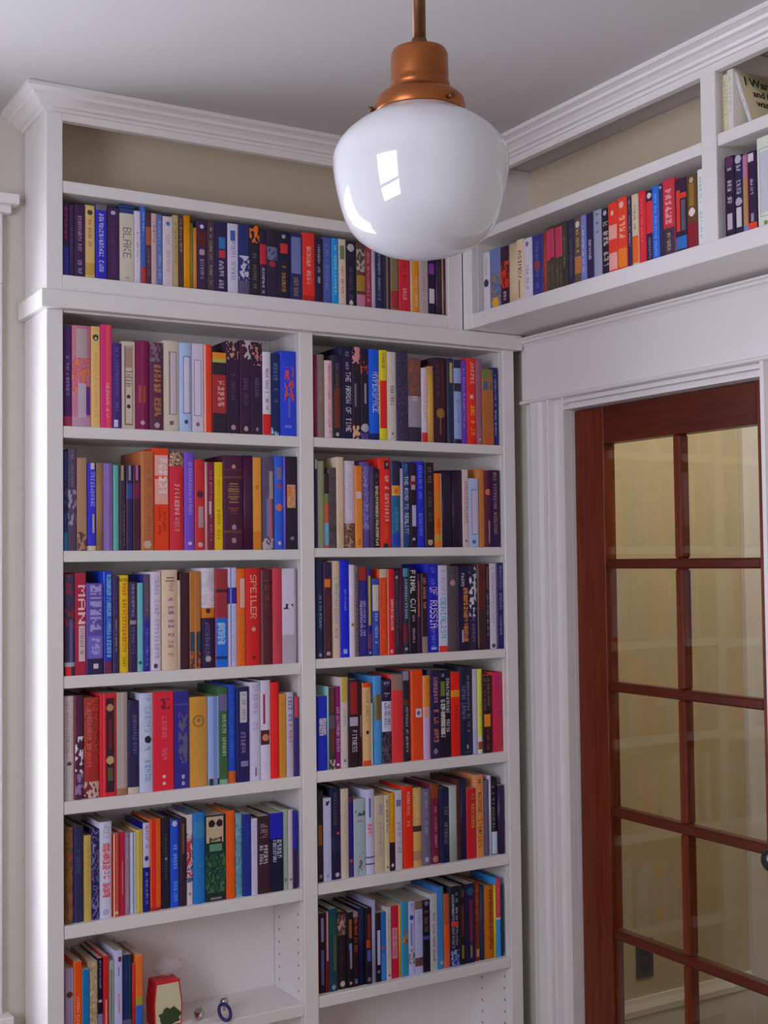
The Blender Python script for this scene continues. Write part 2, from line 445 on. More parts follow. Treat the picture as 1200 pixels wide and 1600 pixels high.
# upper case over the bookcase
ua = empty('upper_bookcase', (0, 0, 2.2585)); tag(ua, 'white upper shelf case under the ceiling, running above the bookcase ledge', 'shelf case')
xB = 1.1545
xU1 = 1.1071
box('side_panel', (X0, X1), (ST, BD), (2.2585, CEIL-0.001), W_, ua)
box('stile', (X0, X1), (0, ST), (2.2585, CEIL-0.001), W_, ua)
box('bottom_rail', (X1, xU1), (0, ST), (2.2585, 2.2984), W_, ua)
box('bottom_board', (X1, xU1), (ST, BD-0.010), (2.2785, 2.2984), W_, ua)
box('shelf', (X1, xU1), (0.003, BD-0.011), (2.491, 2.5194), W_, ua)
box('back_panel', (X1, xU1), (BD-0.010, BD), (2.2585, CEIL-0.001), 'back_beige', ua, 0)
box('top_rail', (X1, xU1), (0, ST), (2.659, CEIL-0.001), W_, ua)
box('side_panel', (xU1, xB), (ST, BD), (2.2585, CEIL-0.001), W_, ua)
box('stile', (xU1, xB-0.0005), (0, ST), (2.2585, CEIL-0.001), W_, ua)

# upper case over the door
ub = empty('upper_bookcase', (xB, -0.5, 2.26)); tag(ub, 'white upper shelf case hung above the door, meeting the other at the corner', 'shelf case')
yE = -1.65
XBK = XW - 0.002
ys0 = -0.0425
box('stile', (xB, xB+ST), (ys0, -0.0005), (2.260, CEIL-0.001), W_, ub)
box('side_panel', (xB+ST, XBK), (ys0, -0.0005), (2.260, CEIL-0.001), W_, ub)
box('bottom_board', (xB+0.0, XBK), (yE, ys0), (2.260, 2.2996), W_, ub)
box('top_rail', (xB, xB+ST), (yE, ys0), (2.6597, CEIL-0.001), W_, ub)
box('stile', (xB, xB+ST), (-0.9555, -0.9117), (2.2996, 2.6597), W_, ub)
box('divider', (xB+ST, XBK-0.010), (-0.9555, -0.9117), (2.2996, CEIL-0.001), W_, ub)
box('shelf', (xB+0.003, XBK-0.011), (-0.9111, ys0-0.0006), (2.4944, 2.5212), W_, ub)
box('shelf', (xB+0.003, XBK-0.011), (yE+0.04, -0.9561), (2.4983, 2.5247), W_, ub)
box('back_panel', (XBK-0.010, XBK), (yE, ys0), (2.2996, CEIL-0.001), 'back_beige', ub, 0)
box('cleat', (XBK-0.022, XBK-0.010), (-0.9111, ys0), (2.5215, 2.562), 'back_beige', ub)
box('side_panel', (xB, XBK-0.010), (yE, yE+0.038), (2.2996, 2.6597), W_, ub)

# crown moulding
t2 = empty('trim_2'); tag(t2, kind='structure')
CP = [(-0.001, 2.676), (0.007, 2.676), (0.010, 2.682), (0.018, 2.684), (0.021, 2.690), (0.030, 2.697), (0.038, 2.700), (0.041, 2.706), (0.050, 2.710), (0.056, 2.7115), (0.056, CEIL-0.0005), (-0.001, CEIL-0.0005)]
extrude_profile('crown_run', CP, lambda p: (-p[0], YW-0.001, p[1]), lambda p: (-p[0], -p[0], p[1]), W_, t2)
extrude_profile('crown_run', CP, lambda p: (-p[0], -p[0], p[1]), lambda p: (xB-p[0], -p[0], p[1]), W_, t2)
extrude_profile('crown_run', CP, lambda p: (xB-p[0], -p[0], p[1]), lambda p: (xB-p[0], yE, p[1]), W_, t2)

# ================================================================== pendant lamp
LX, LY = 0.12337, -1.40872
pl = empty('pendant_lamp', (LX, LY, CEIL)); tag(pl, 'schoolhouse pendant lamp with white glass globe and copper fitter on a stem', 'lamp')
def Lz(*pts): return [(r, z-CEIL) for r, z in pts]
lathe('canopy', Lz((0, CEIL), (0.062, CEIL), (0.062, CEIL-0.012), (0.045, CEIL-0.026), (0.014, CEIL-0.034), (0, CEIL-0.034)), 'copper', pl)
lathe('stem', Lz((0, 2.70), (0.0092, 2.70), (0.0092, 2.352), (0, 2.352)), 'dark_brass', pl, 24)
lathe('coupling', Lz((0, 2.3535), (0.0100, 2.3535), (0.0115, 2.3475), (0.0125, 2.341), (0.0125, 2.336), (0, 2.336)), 'dark_brass', pl, 24)
lathe('fitter', Lz((0, 2.3385), (0.030, 2.3385), (0.0375, 2.335), (0.0398, 2.329), (0.0400, 2.296), (0.0392, 2.2915), (0.0415, 2.289), (0.0420, 2.284), (0.0400, 2.2815),
                   (0.0435, 2.2775), (0.0480, 2.2745), (0.0560, 2.2715), (0.0610, 2.266), (0.0632, 2.257), (0.0632, 2.248), (0.0615, 2.2455), (0.060, 2.248), (0, 2.27)), 'copper', pl)
lathe('globe', Lz((0.055, 2.262), (0.0585, 2.248), (0.0650, 2.2435), (0.0780, 2.2365), (0.0930, 2.2265), (0.1060, 2.2150), (0.1155, 2.2030), (0.1205, 2.1920), (0.1222, 2.1820), (0.1215, 2.1690),
                  (0.1190, 2.1510), (0.1155, 2.1330), (0.1110, 2.1150), (0.1060, 2.1000), (0.0985, 2.0860), (0.0880, 2.0745), (0.0740, 2.0645), (0.0560, 2.0560), (0.0350, 2.0505), (0.0150, 2.0480), (0, 2.0475)), 'opal_glass', pl, 64)
for a in (0.6, 2.7, 4.8):
    s_ = lathe('thumb_screw', [(0, 0.010), (0.004, 0.010), (0.004, 0.004), (0.002, 0.004), (0.002, -0.004)], 'dark_brass', pl, 12)
    s_.rotation_euler = (0, math.radians(90), a); s_.location = (0.0615*math.cos(a), 0.0615*math.sin(a), 2.2525-CEIL)

ROWS = {}
# per book: left edge, width, height, cover colour, look|feature, kind, printed marks
ROWS['T'] = [
(0.0431,0.0137,0.1716,'2a1a4a','dark violet|red and blue lettering','p',[('T',0.5,0.95,'b02038'),('B',0,0.4,'2c2c88')]),
(0.0572,0.0129,0.1703,'352046','dark purple|','p',[('T',0.2,0.7,'4a3a78')]),
(0.0705,0.0248,0.1721,'3a1f48','plum|greyish pink lettering','p',[('T',0.35,0.85,'a07890'),('T',0.05,0.28,'8880b0')]),
(0.0957,0.0242,0.1746,'c8a868','tan|dark bird emblem','p',[('D',0.9,0.25,'403838'),('T',0.4,0.8,'806040'),('B',0.05,0.22,'b89048')]),
(0.1211,0.0269,0.1790,'2a26a8','bright blue|pale lettering','p',[('T',0.1,0.88,'b8b8d8'),('B',0.93,1,'6a6068')]),
(0.1488,0.0309,0.1769,'40204e','dark plum|small pale emblem','p',[('D',0.93,0.18,'b0a8c0'),('T',0.1,0.8,'54305c')]),
(0.1805,0.0355,0.1670,'c0b8aa','thick off-white|grey BLAKE lettering','p',[('X', 0.36, 0.8, '706c68', 'BLAKE'), ('T', 0.05, 0.12, '807868')]),
(0.2165,0.0158,0.1767,'c8c0d4','narrow white|dark lettering','p',[('T',0.3,0.75,'706878')]),
(0.2328,0.0120,0.1886,'3a5cae','narrow blue|red foot','p',[('B',0,0.22,'a83830'),('T',0.6,0.95,'88b0d8')]),
(0.2452,0.0137,0.1774,'50283a','maroon|orange patch','p',[('B',0.55,0.8,'a05838'),('T',0.1,0.5,'706078')]),
(0.2593,0.0130,0.1759,'b8a0a0','pinkish beige|','p',[('T',0.6,0.9,'6a4080')]),
(0.2727,0.0143,0.1757,'5868a8','dull blue|white lettering','p',[('T',0.1,0.9,'9098c0')]),
(0.2875,0.0258,0.1721,'c4b8be','pale grey|faint coloured lettering','p',[('T',0.2,0.75,'b88c90'),('D',0.9,0.2,'5060b0')]),
(0.3138,0.0137,0.1781,'b09a6a','khaki|','p',[('T',0.3,0.9,'806a48')]),
(0.3283,0.0137,0.1787,'4a3540','brown black|tan lettering','p',[('T',0.5,0.95,'a08060')]),
(0.3425,0.0160,0.1820,'e89600','amber yellow|','p',[]),
(0.3589,0.0075,0.1654,'6f7a3a','very thin olive green|','p',[]),
(0.3668,0.0080,0.1537,'d08040','very thin orange|','p',[]),
(0.3758,0.0261,0.1730,'38204a','dark purple|grey disc','p',[('D',0.55,0.3,'a09098'),('T',0.15,0.45,'988898'),('D',0.92,0.2,'c8c0c8'),('B',0.65,0.85,'5a2028')]),
(0.4029,0.0218,0.1740,'4a3a4a','dusky brown|tan lettering','p',[('T',0.1,0.92,'a89060')]),
(0.4256,0.0321,0.1776,'2a1f4a','dark indigo|blue and red patches','p',[('P',0.3,0.8,0.62,0.78,'3070b0'),('P',0.3,0.8,0.5,0.6,'b83040'),('T',0.05,0.45,'b0b0c0')]),
(0.4590,0.0269,0.1764,'c4bcd4','white|blue lettering','p',[('T',0.15,0.9,'7078b0'),('P',0.25,0.75,0.75,0.9,'3858a0')]),
(0.4868,0.0299,0.1788,'28306c','navy blue|white foot','p',[('I',0.2,0.55,['c0c0d8','28306c']),('B',0,0.2,'5a5070')]),
(0.5173,0.0281,0.1808,'281e30','black|orange crown','p',[('I',0.75,1,['e07018','281e30']),('T',0.1,0.6,'6a6858')]),
(0.5458,0.0187,0.1685,'282040','dark navy|red band','p',[('B',0.5,0.8,'b82838'),('T',0.05,0.45,'b8b0c0')]),
(0.5650,0.0295,0.1739,'2a2038','charcoal|red spot','p',[('D',0.5,0.3,'a02848'),('I',0.55,0.75,['404888','707080'])]),
(0.5950,0.0340,0.1732,'1e1c36','blue black|red band and orange lettering','p',[('P',0.2,0.85,0.68,0.82,'c82c30'),('T',0.1,0.5,'b07828'),('D',0.93,0.15,'a0a0a0')]),
(0.6299,0.0370,0.1740,'2c2860','indigo|grey lettering block','p',[('P',0.15,0.9,0.4,0.95,'6c74a8'),('T',0.05,0.35,'8a7a48')]),
(0.6674,0.0348,0.1799,'dc3028','bright red|pale lettering','p',[('T',0.25,0.8,'e0b0a0'),('B',0,0.1,'b82020')]),
(0.7026,0.0228,0.1692,'2a1a3a','black violet|grey lettering','p',[('T',0.3,0.9,'a8a0a8')]),
(0.7260,0.0268,0.1747,'4858a0','medium blue|','p',[('T',0.2,0.9,'6878b8')]),
(0.7533,0.0189,0.1751,'1890dc','bright sky blue|pale lettering','p',[('T',0.15,0.9,'a0c8a0')]),
(0.7727,0.0217,0.1752,'ccbcaa','cream|red lettering','p',[('T',0.1,0.65,'c05040'),('P',0.2,0.8,0.7,0.9,'708060')]),
(0.7954,0.0307,0.1737,'241c38','black|pale emblem at head','p',[('D',0.9,0.35,'b0a8b0'),('T',0.1,0.6,'4a5060'),('D',0.06,0.2,'c8c0b0')]),
(0.8266,0.0260,0.1723,'5a3a38','brown|tan middle and pink foot','p',[('B',0.25,0.5,'a07830'),('B',0,0.2,'b87890'),('I',0.55,0.9,['a0a098','5a3a38'])]),
(0.8530,0.0200,0.1727,'a02c48','dark red|grey lettering','p',[('T',0.1,0.9,'b08890')]),
(0.8736,0.0089,0.1696,'b8b0b8','very thin white|','p',[]),
(0.8830,0.0230,0.1681,'282850','navy|grey lettering','p',[('T',0.1,0.95,'8088a0')]),
(0.9065,0.0255,0.1646,'3a3048','slate purple|tan streak','p',[('S',0.5,0.7,'8a7050')]),
(0.9330,0.0245,0.1628,'807050','olive|red foot','p',[('B',0.05,0.35,'a03038')]),
(0.9581,0.0345,0.1628,'c82838','red|pale lettering','p',[('T',0.15,0.45,'d898a0'),('T',0.5,0.9,'a01828')]),
(0.9931,0.0087,0.1624,'d8c8b0','very thin cream|','p',[]),
(1.0024,0.0192,0.1630,'ec9420','orange|white lettering','p',[('T',0.1,0.6,'f0d0a0')]),
(1.0221,0.0281,0.1633,'b0a0a0','greyish beige|','p',[('T',0.1,0.9,'948888')]),
(1.0508,0.0254,0.1649,'2a1a3a','black|purple and white patches','p',[('P',0.1,0.9,0.68,0.85,'8838a0'),('P',0.2,0.8,0.2,0.45,'c8c0c8')]),
(1.0768,0.0184,0.1665,'3c2c40','dark brown|','p',[]),
(1.0958,0.0058,0.1684,'d0b080','tan|','p',[]),
(1.1020,0.0040,0.1687,'4a2040','very thin purple|','p',[]),
]
ROWS['D'] = [
(0.0746,0.0290,0.1604,'ccc4cc','white|dark oval emblem','p',[('D',0.48,0.38,'403840'),('T',0.6,0.9,'a098a0')]),
(0.1059,0.0493,0.1627,'6878a8','blue grey|yellow foot','p',[('I',0.1,0.6,['8a7868','506080','6878a8']),('D',0.1,0.3,'d8a030')]),
(0.1562,0.0371,0.1585,'3a1838','dark maroon|orange red figure','p',[('I',0.3,0.75,['c83820','5a1828']),('T',0.08,0.3,'b0a0b8')]),
(0.1953,0.0318,0.1587,'ccb494','cream|','p',[]),
(0.2283,0.0286,0.1616,'d4bc9c','cream|ASIMOV lettering','p',[('X', 0.38, 0.82, '3a3438', 'ASIMOV'), ('P', 0.3, 0.5, 0.05, 0.35, '806858')]),
(0.2588,0.0317,0.1581,'ccc4d4','white|grey lettering','p',[('T',0.15,0.6,'8880a0'),('D',0.9,0.2,'706880')]),
(0.2968,0.0396,0.1566,'34347c','royal blue|red and grey lettering','p',[('T',0.1,0.9,'5068a0'),('D',0.5,0.3,'903840')]),
(0.3383,0.0152,0.1579,'a04030','very thin brick red|','p',[]),
(0.3546,0.0159,0.1646,'4a4030','olive brown|pink red head','p',[('B',0.5,0.95,'c03860'),('T',0.05,0.45,'7a6a58')]),
(0.3715,0.0158,0.1649,'453c34','dark olive|pink red head','p',[('B',0.52,0.95,'c03458'),('T',0.05,0.45,'7a7060')]),
(0.3882,0.0148,0.1648,'4c4034','drab brown|pink red head','p',[('B',0.5,0.95,'b83458'),('T',0.05,0.45,'807060')]),
(0.4040,0.0147,0.1647,'40382c','dark drab|pink red head','p',[('B',0.5,0.95,'bc3858'),('T',0.05,0.45,'706450')]),
(0.4196,0.0146,0.1652,'38342c','blackish olive|grey lettering','p',[('T',0.3,0.9,'807860')]),
(0.4360,0.0256,0.1652,'302848','dark indigo|gold lettering','p',[('T',0.1,0.9,'605850')]),
(0.4642,0.0268,0.1660,'584840','brown|orange patch and white emblem','p',[('B',0.15,0.4,'b07040'),('D',0.88,0.3,'c8b8b8'),('T',0.45,0.8,'c0a060')]),
(0.4918,0.0179,0.1629,'7078b4','light blue|white lettering','p',[('T',0.1,0.9,'b8b8d8')]),
(0.5114,0.0246,0.1624,'2a2048','dark violet|white strip','p',[('T',0.3,0.6,'b8b0c8')]),
(0.5369,0.0287,0.1632,'9090a8','silver grey|dark lettering','p',[('T',0.65,0.95,'484058')]),
(0.5672,0.0253,0.1602,'221830','black|large pale lettering','p',[('T',0.12,0.8,'b0a898',0.2,0.9),('D',0.93,0.25,'a8a0a8')]),
(0.5936,0.0293,0.1665,'e03c28','scarlet|pink blocks','p',[('B',0.48,0.68,'e0a090'),('B',0.05,0.28,'d89890'),('D',0.85,0.2,'f0c0b0')]),
(0.6246,0.0309,0.1707,'dc4028','orange red|white lettering','p',[('T',0.35,0.75,'f0c0a0',0.25,0.85),('B',0.05,0.3,'e88028'),('D',0.9,0.25,'e8b8b0')]),
(0.6570,0.0156,0.1669,'3a2a50','dark purple|grey lettering','p',[('T',0.3,0.95,'a09888')]),
(0.6748,0.0203,0.1666,'c4b498','cream|orange foot','p',[('B',0.05,0.42,'e06020'),('T',0.5,0.9,'707060')]),
(0.6960,0.0214,0.1682,'cc2838','crimson|','p',[('T',0.3,0.9,'e07070')]),
(0.7188,0.0225,0.1645,'302040','dark plum|red band','p',[('B',0.4,0.85,'cc2c34'),('D',0.93,0.3,'d0c0c0'),('T',0.05,0.35,'8a8088')]),
(0.7422,0.0228,0.1679,'2464c8','bright blue|pale lettering','p',[('T',0.05,0.9,'88a8e0')]),
(0.7658,0.0113,0.1679,'302848','narrow indigo|','p',[('D',0.95,0.3,'a0a0b0')]),
(0.7781,0.0353,0.1732,'bc3040','wide red|white lettering and grey foot','p',[('T',0.4,0.95,'d8a0a0',0.25,0.8),('B',0.0,0.36,'403040'),('T',0.05,0.3,'a09080')]),
(0.8141,0.0346,0.1637,'301c38','dark plum|red lettering and blue foot','p',[('B',0.05,0.22,'2c68b0'),('P',0.15,0.5,0.3,0.85,'d03828'),('P',0.5,0.95,0.72,0.8,'d03828'),('P',0.55,0.9,0.3,0.7,'58505c')]),
(0.8495,0.0307,0.1638,'5c4020','olive brown|white disc and red foot','p',[('D',0.5,0.3,'d8c8c8'),('B',0,0.36,'801828'),('P',0.25,0.75,0.58,0.88,'8a6828'),('D',0.93,0.2,'b0a090')]),
(0.8812,0.0191,0.1696,'d4d4d0','tall white|teal lettering','p',[('T',0.1,0.45,'78a098'),('T',0.55,0.9,'88b0a8')]),
]
ROWS['E'] = [
(0.9630,0.0259,0.1726,'26142e','black|white lettering and round plum head','p',[('D',0.93,0.45,'5a2850'),('T',0.4,0.86,'b8a8b0',0.3,0.8),('P',0.25,0.75,0.1,0.3,'b0a0a8')]),
(0.9896,0.0223,0.1683,'281a40','dark violet|white lettering and label','p',[('D',0.95,0.4,'b0a8b8'),('T',0.5,0.88,'a8a0b8',0.3,0.8),('D',0.42,0.4,'a898a8'),('P',0.2,0.85,0.1,0.35,'bcb4bc')]),
(1.0123,0.0154,0.1642,'a08050','ochre|lilac head','p',[('B',0.7,1,'a070a0'),('S',0.75,1,'c05838'),('B',0,0.1,'7080b0')]),
(1.0282,0.0231,0.1652,'2a1438','dark plum|white square and red foot','p',[('P',0.1,0.75,0.87,0.98,'c0b8c8'),('B',0.02,0.1,'e04028'),('P',0.3,0.7,0.12,0.22,'8a8090'),('T',0.45,0.65,'a898a8')]),
(1.0529,0.0408,0.1873,'ccd0c2','tall ivory|panelled spine','h',[('F',0.15,0.8,0.12,0.88,'98a090'),('P',0.2,0.75,0.16,0.84,'b8b8c0'),('D',0.05,0.12,'708040')]),
]
ROWS['F'] = [
(0.9619,0.0141,0.1249,'c4bc96','thin cream|faint lettering','p',[('T',0.3,0.9,'a09870')]),
(0.9768,0.0168,0.1303,'c8c4bc','pale grey upright|faint lettering','p',[('T',0.3,0.95,'a0a098')]),
]
ROWS['L1'] = [
(0.0434,0.0195,0.2346,'482060','dark purple|pale lettering','h',[('T',0.3,0.7,'8878a8'),('B',0,0.1,'a03058')]),
(0.0634,0.0449,0.2373,'b87088','wide rose|grey picture panel','h',[('P',0.2,0.8,0.67,0.97,'a89898'),('I',0.35,0.68,['d07848','c05068','b87088']),('P',0.3,0.75,0.08,0.43,'b0a0b0'),('P',0.75,0.95,0.12,0.4,'582880'),('B',0,0.1,'b088a0')]),
(0.1091,0.0218,0.2389,'d4ac6c','tan|black bird emblem','h',[('D',0.89,0.35,'38302c'),('D',0.88,0.15,'c8b8a0'),('T',0.1,0.75,'c09858')]),
(0.1320,0.0274,0.2451,'c82c74','magenta pink|pale lettering','h',[('S',0.4,0.8,'d84c50'),('T',0.1,0.45,'e0a0b0',0.45,0.7)]),
(0.1598,0.0230,0.2033,'3e2870','violet|grey lettering','h',[('T',0.2,0.95,'6c5090'),('P',0.2,0.55,0.02,0.1,'c0b8d0')]),
(0.1836,0.0329,0.2095,'c0b0a0','cream|boxed panels','h',[('F',0.2,0.85,0.05,0.95,'806c60'),('P',0.3,0.8,0.7,0.93,'a08070'),('H',0.48,0.68,'887868'),('D',0.37,0.14,'383038'),('D',0.26,0.14,'383038')]),
(0.2174,0.0350,0.2142,'781848','maroon|orange emblem','h',[('P',0.2,0.75,0.3,0.5,'a04a38'),('S',0.4,0.55,'8a2850'),('D',0.08,0.15,'b898a8')]),
(0.2529,0.0337,0.2115,'582848','dark maroon|gold lettering','h',[('T',0.15,0.75,'b07838',0.3,0.8),('I',0.78,1,['706068','582848']),('D',0.06,0.2,'a898a0')]),
(0.2872,0.0413,0.2200,'c0b6a6','ivory|rounded panel','h',[('F',0.35,0.85,0.18,0.88,'807060'),('P',0.42,0.8,0.2,0.86,'c4b0c0'),('D',0.09,0.14,'605848')]),
(0.3289,0.0306,0.2169,'a8bce0','pale blue|rounded panel','h',[('F',0.25,0.85,0.2,0.85,'606898'),('P',0.3,0.8,0.22,0.83,'ccc0d8'),('D',0.11,0.16,'303868')]),
(0.3603,0.0314,0.2181,'c4bcd0','lavender white|rounded panel','h',[('F',0.2,0.8,0.18,0.82,'908098'),('P',0.26,0.78,0.2,0.8,'d0c4dc'),('D',0.09,0.16,'a03848')]),
(0.3925,0.0219,0.2180,'e04028','red orange|','h',[('S',0,0.2,'d8a090')]),
(0.4148,0.0371,0.2003,'2a2030','black|yellow head and red panel','h',[('B',0.88,1,'e08820'),('B',0.88,0.92,'b0a850'),('B',0.25,0.72,'a02830'),('T',0.32,0.65,'c8a0a0',0.35,0.85)]),
(0.4527,0.0354,0.2316,'301838','dark plum|pale flame at head','h',[('I',0.8,1,['c08868','301838','301838']),('T',0.35,0.65,'543860'),('D',0.07,0.18,'a88880')]),
(0.4885,0.0302,0.2357,'321a38','dark plum|pale figure at head','h',[('I',0.8,1,['b8a8b0','321a38','482030']),('T',0.3,0.6,'58406c'),('D',0.06,0.2,'b89090')]),
(0.5191,0.0304,0.2333,'301838','dark plum|pink figure at head','h',[('I',0.75,1,['b87068','301838','301838']),('T',0.4,0.62,'5c4870'),('D',0.06,0.15,'8a7a98')]),
(0.5500,0.0231,0.2112,'ccc4d4','white|red foot','h',[('B',0,0.25,'d02028'),('T',0.3,0.8,'706070')]),
(0.5734,0.0250,0.2094,'1a2458','navy|teal lettering','h',[('T',0.4,0.88,'507898',0.3,0.8),('I',0,0.1,['a0b0c8','1a2458'])]),
(0.5988,0.0473,0.2178,'2840cc','wide vivid blue|red script lettering','h',[('I',0.42,0.82,['c84838','2840cc'],0.3,0.85),('P',0.5,0.6,0.22,0.45,'6060c0'),('P',0.3,0.7,0.1,0.13,'6070d0')]),
]
ROWS['R1'] = [
(0.6979,0.0062,0.2137,'a02858','very thin crimson|','h',[]),
(0.7045,0.0228,0.2170,'807068','taupe|','h',[('T',0.4,0.8,'948478')]),
(0.7279,0.0211,0.2020,'ccb4bc','pinkish white|red lettering','h',[('T',0.05,0.95,'d02030',0.35,0.75)]),
(0.7496,0.0253,0.2182,'2c2030','black|rust lower half','h',[('P',0.15,0.8,0.12,0.6,'703020'),('B',0.75,1,'242040'),('T',0.6,0.9,'805030'),('D',0.05,0.2,'a0a0b0')]),
(0.7756,0.0337,0.2418,'1e183e','navy|tall white capitals','h',[('X', 0.08, 0.73, 'c4b8bc', 'THE ARROW OF TIME', 0.4, 0.88), ('T', 0.75, 0.95, '8a88a0', 0.4, 0.7)]),
(0.8098,0.0245,0.2440,'28182c','black|pink shape and peach foot','h',[('I',0.82,1,['d08888','28182c']),('P',0.2,0.5,0.35,0.6,'706878'),('I',0,0.15,['d8a080','28182c'])]),
(0.8347,0.0234,0.2402,'1e142c','black|red patch and grey disc','h',[('I',0.72,0.88,['b83838','1e142c']),('P',0.45,0.65,0.4,0.62,'988898'),('D',0.13,0.5,'a8a4b0'),('B',0,0.07,'4c3890')]),
(0.8585,0.0331,0.2420,'1858d4','bright blue|white HYPERSPACE lettering','h',[('X', 0.3, 0.75, 'c8c0dc', 'HYPERSPACE', 0.35, 0.95), ('B', 0, 0.07, '101c60')]),
(0.8920,0.0244,0.2419,'d4c420','yellow|long red band','h',[('P',0.1,0.9,0.13,0.66,'d82028'),('T',0.8,0.97,'706018')]),
(0.9169,0.0277,0.2386,'c6b8b6','off-white|dark lettering','h',[('T',0.4,0.62,'605c60'),('D',0.08,0.15,'808070')]),
(0.9449,0.0373,0.2434,'383050','wide slate|mottled picture','h',[('I',0,1,['383050','2c2844','484068','302840'])]),
(0.9826,0.0420,0.2265,'6a4848','brown|grey lower half','h',[('B',0.18,0.55,'948894'),('B',0,0.18,'302838'),('I',0.6,1,['8a4c38','6a4848']),('H',0.5,0.56,'c0b0b8')]),
(1.0251,0.0187,0.2033,'ccbccc','white|red foot','h',[('B',0,0.13,'c82838'),('T',0.3,0.8,'b0a0b0')]),
(1.0442,0.0175,0.2083,'cc9c4c','ochre|','h',[]),
(1.0630,0.0444,0.2342,'3a1828','wide dark maroon|gold emblem','h',[('D',0.35,0.3,'906828'),('T',0.5,0.95,'682830',0.2,0.45),('T',0.5,0.95,'682830',0.55,0.8),('P',0.45,0.52,0.1,0.3,'805828')]),
(1.1078,0.0208,0.2348,'262848','dark navy|yellow strip','h',[('P',0.4,0.8,0.72,0.95,'b09858')]),
(1.1292,0.0244,0.2320,'8c9ccc','light blue|dark band','h',[('B',0.62,0.72,'302838'),('B',0.9,1,'2c2848'),('T',0.25,0.55,'607890'),('B',0,0.06,'242050')]),
(1.1539,0.0178,0.2322,'6838ac','purple|pale lettering','h',[('T',0.2,0.9,'a888c0')]),
(1.1721,0.0314,0.2404,'e02a20','bright red|yellow lettering','h',[('T',0.1,0.45,'e0a020',0.4,0.85),('T',0.65,0.95,'e8a8a0',0.4,0.85),('D',0.55,0.2,'c8a8a0')]),
(1.2039,0.0192,0.2397,'905870','mauve|','h',[('D',0.06,0.2,'b0a0a8')]),
(1.2236,0.0375,0.2137,'ac6422','orange brown|green head and teal square','h',[('B',0.87,1,'607838'),('P',0.1,0.9,0.72,0.84,'286878'),('S',0.5,0.75,'986040'),('D',0.06,0.25,'c84830')]),
(1.2615,0.0172,0.2194,'221c74','royal blue|white lettering','h',[('T',0.1,0.45,'a8a8c8'),('T',0.5,0.95,'8888b8')]),
]
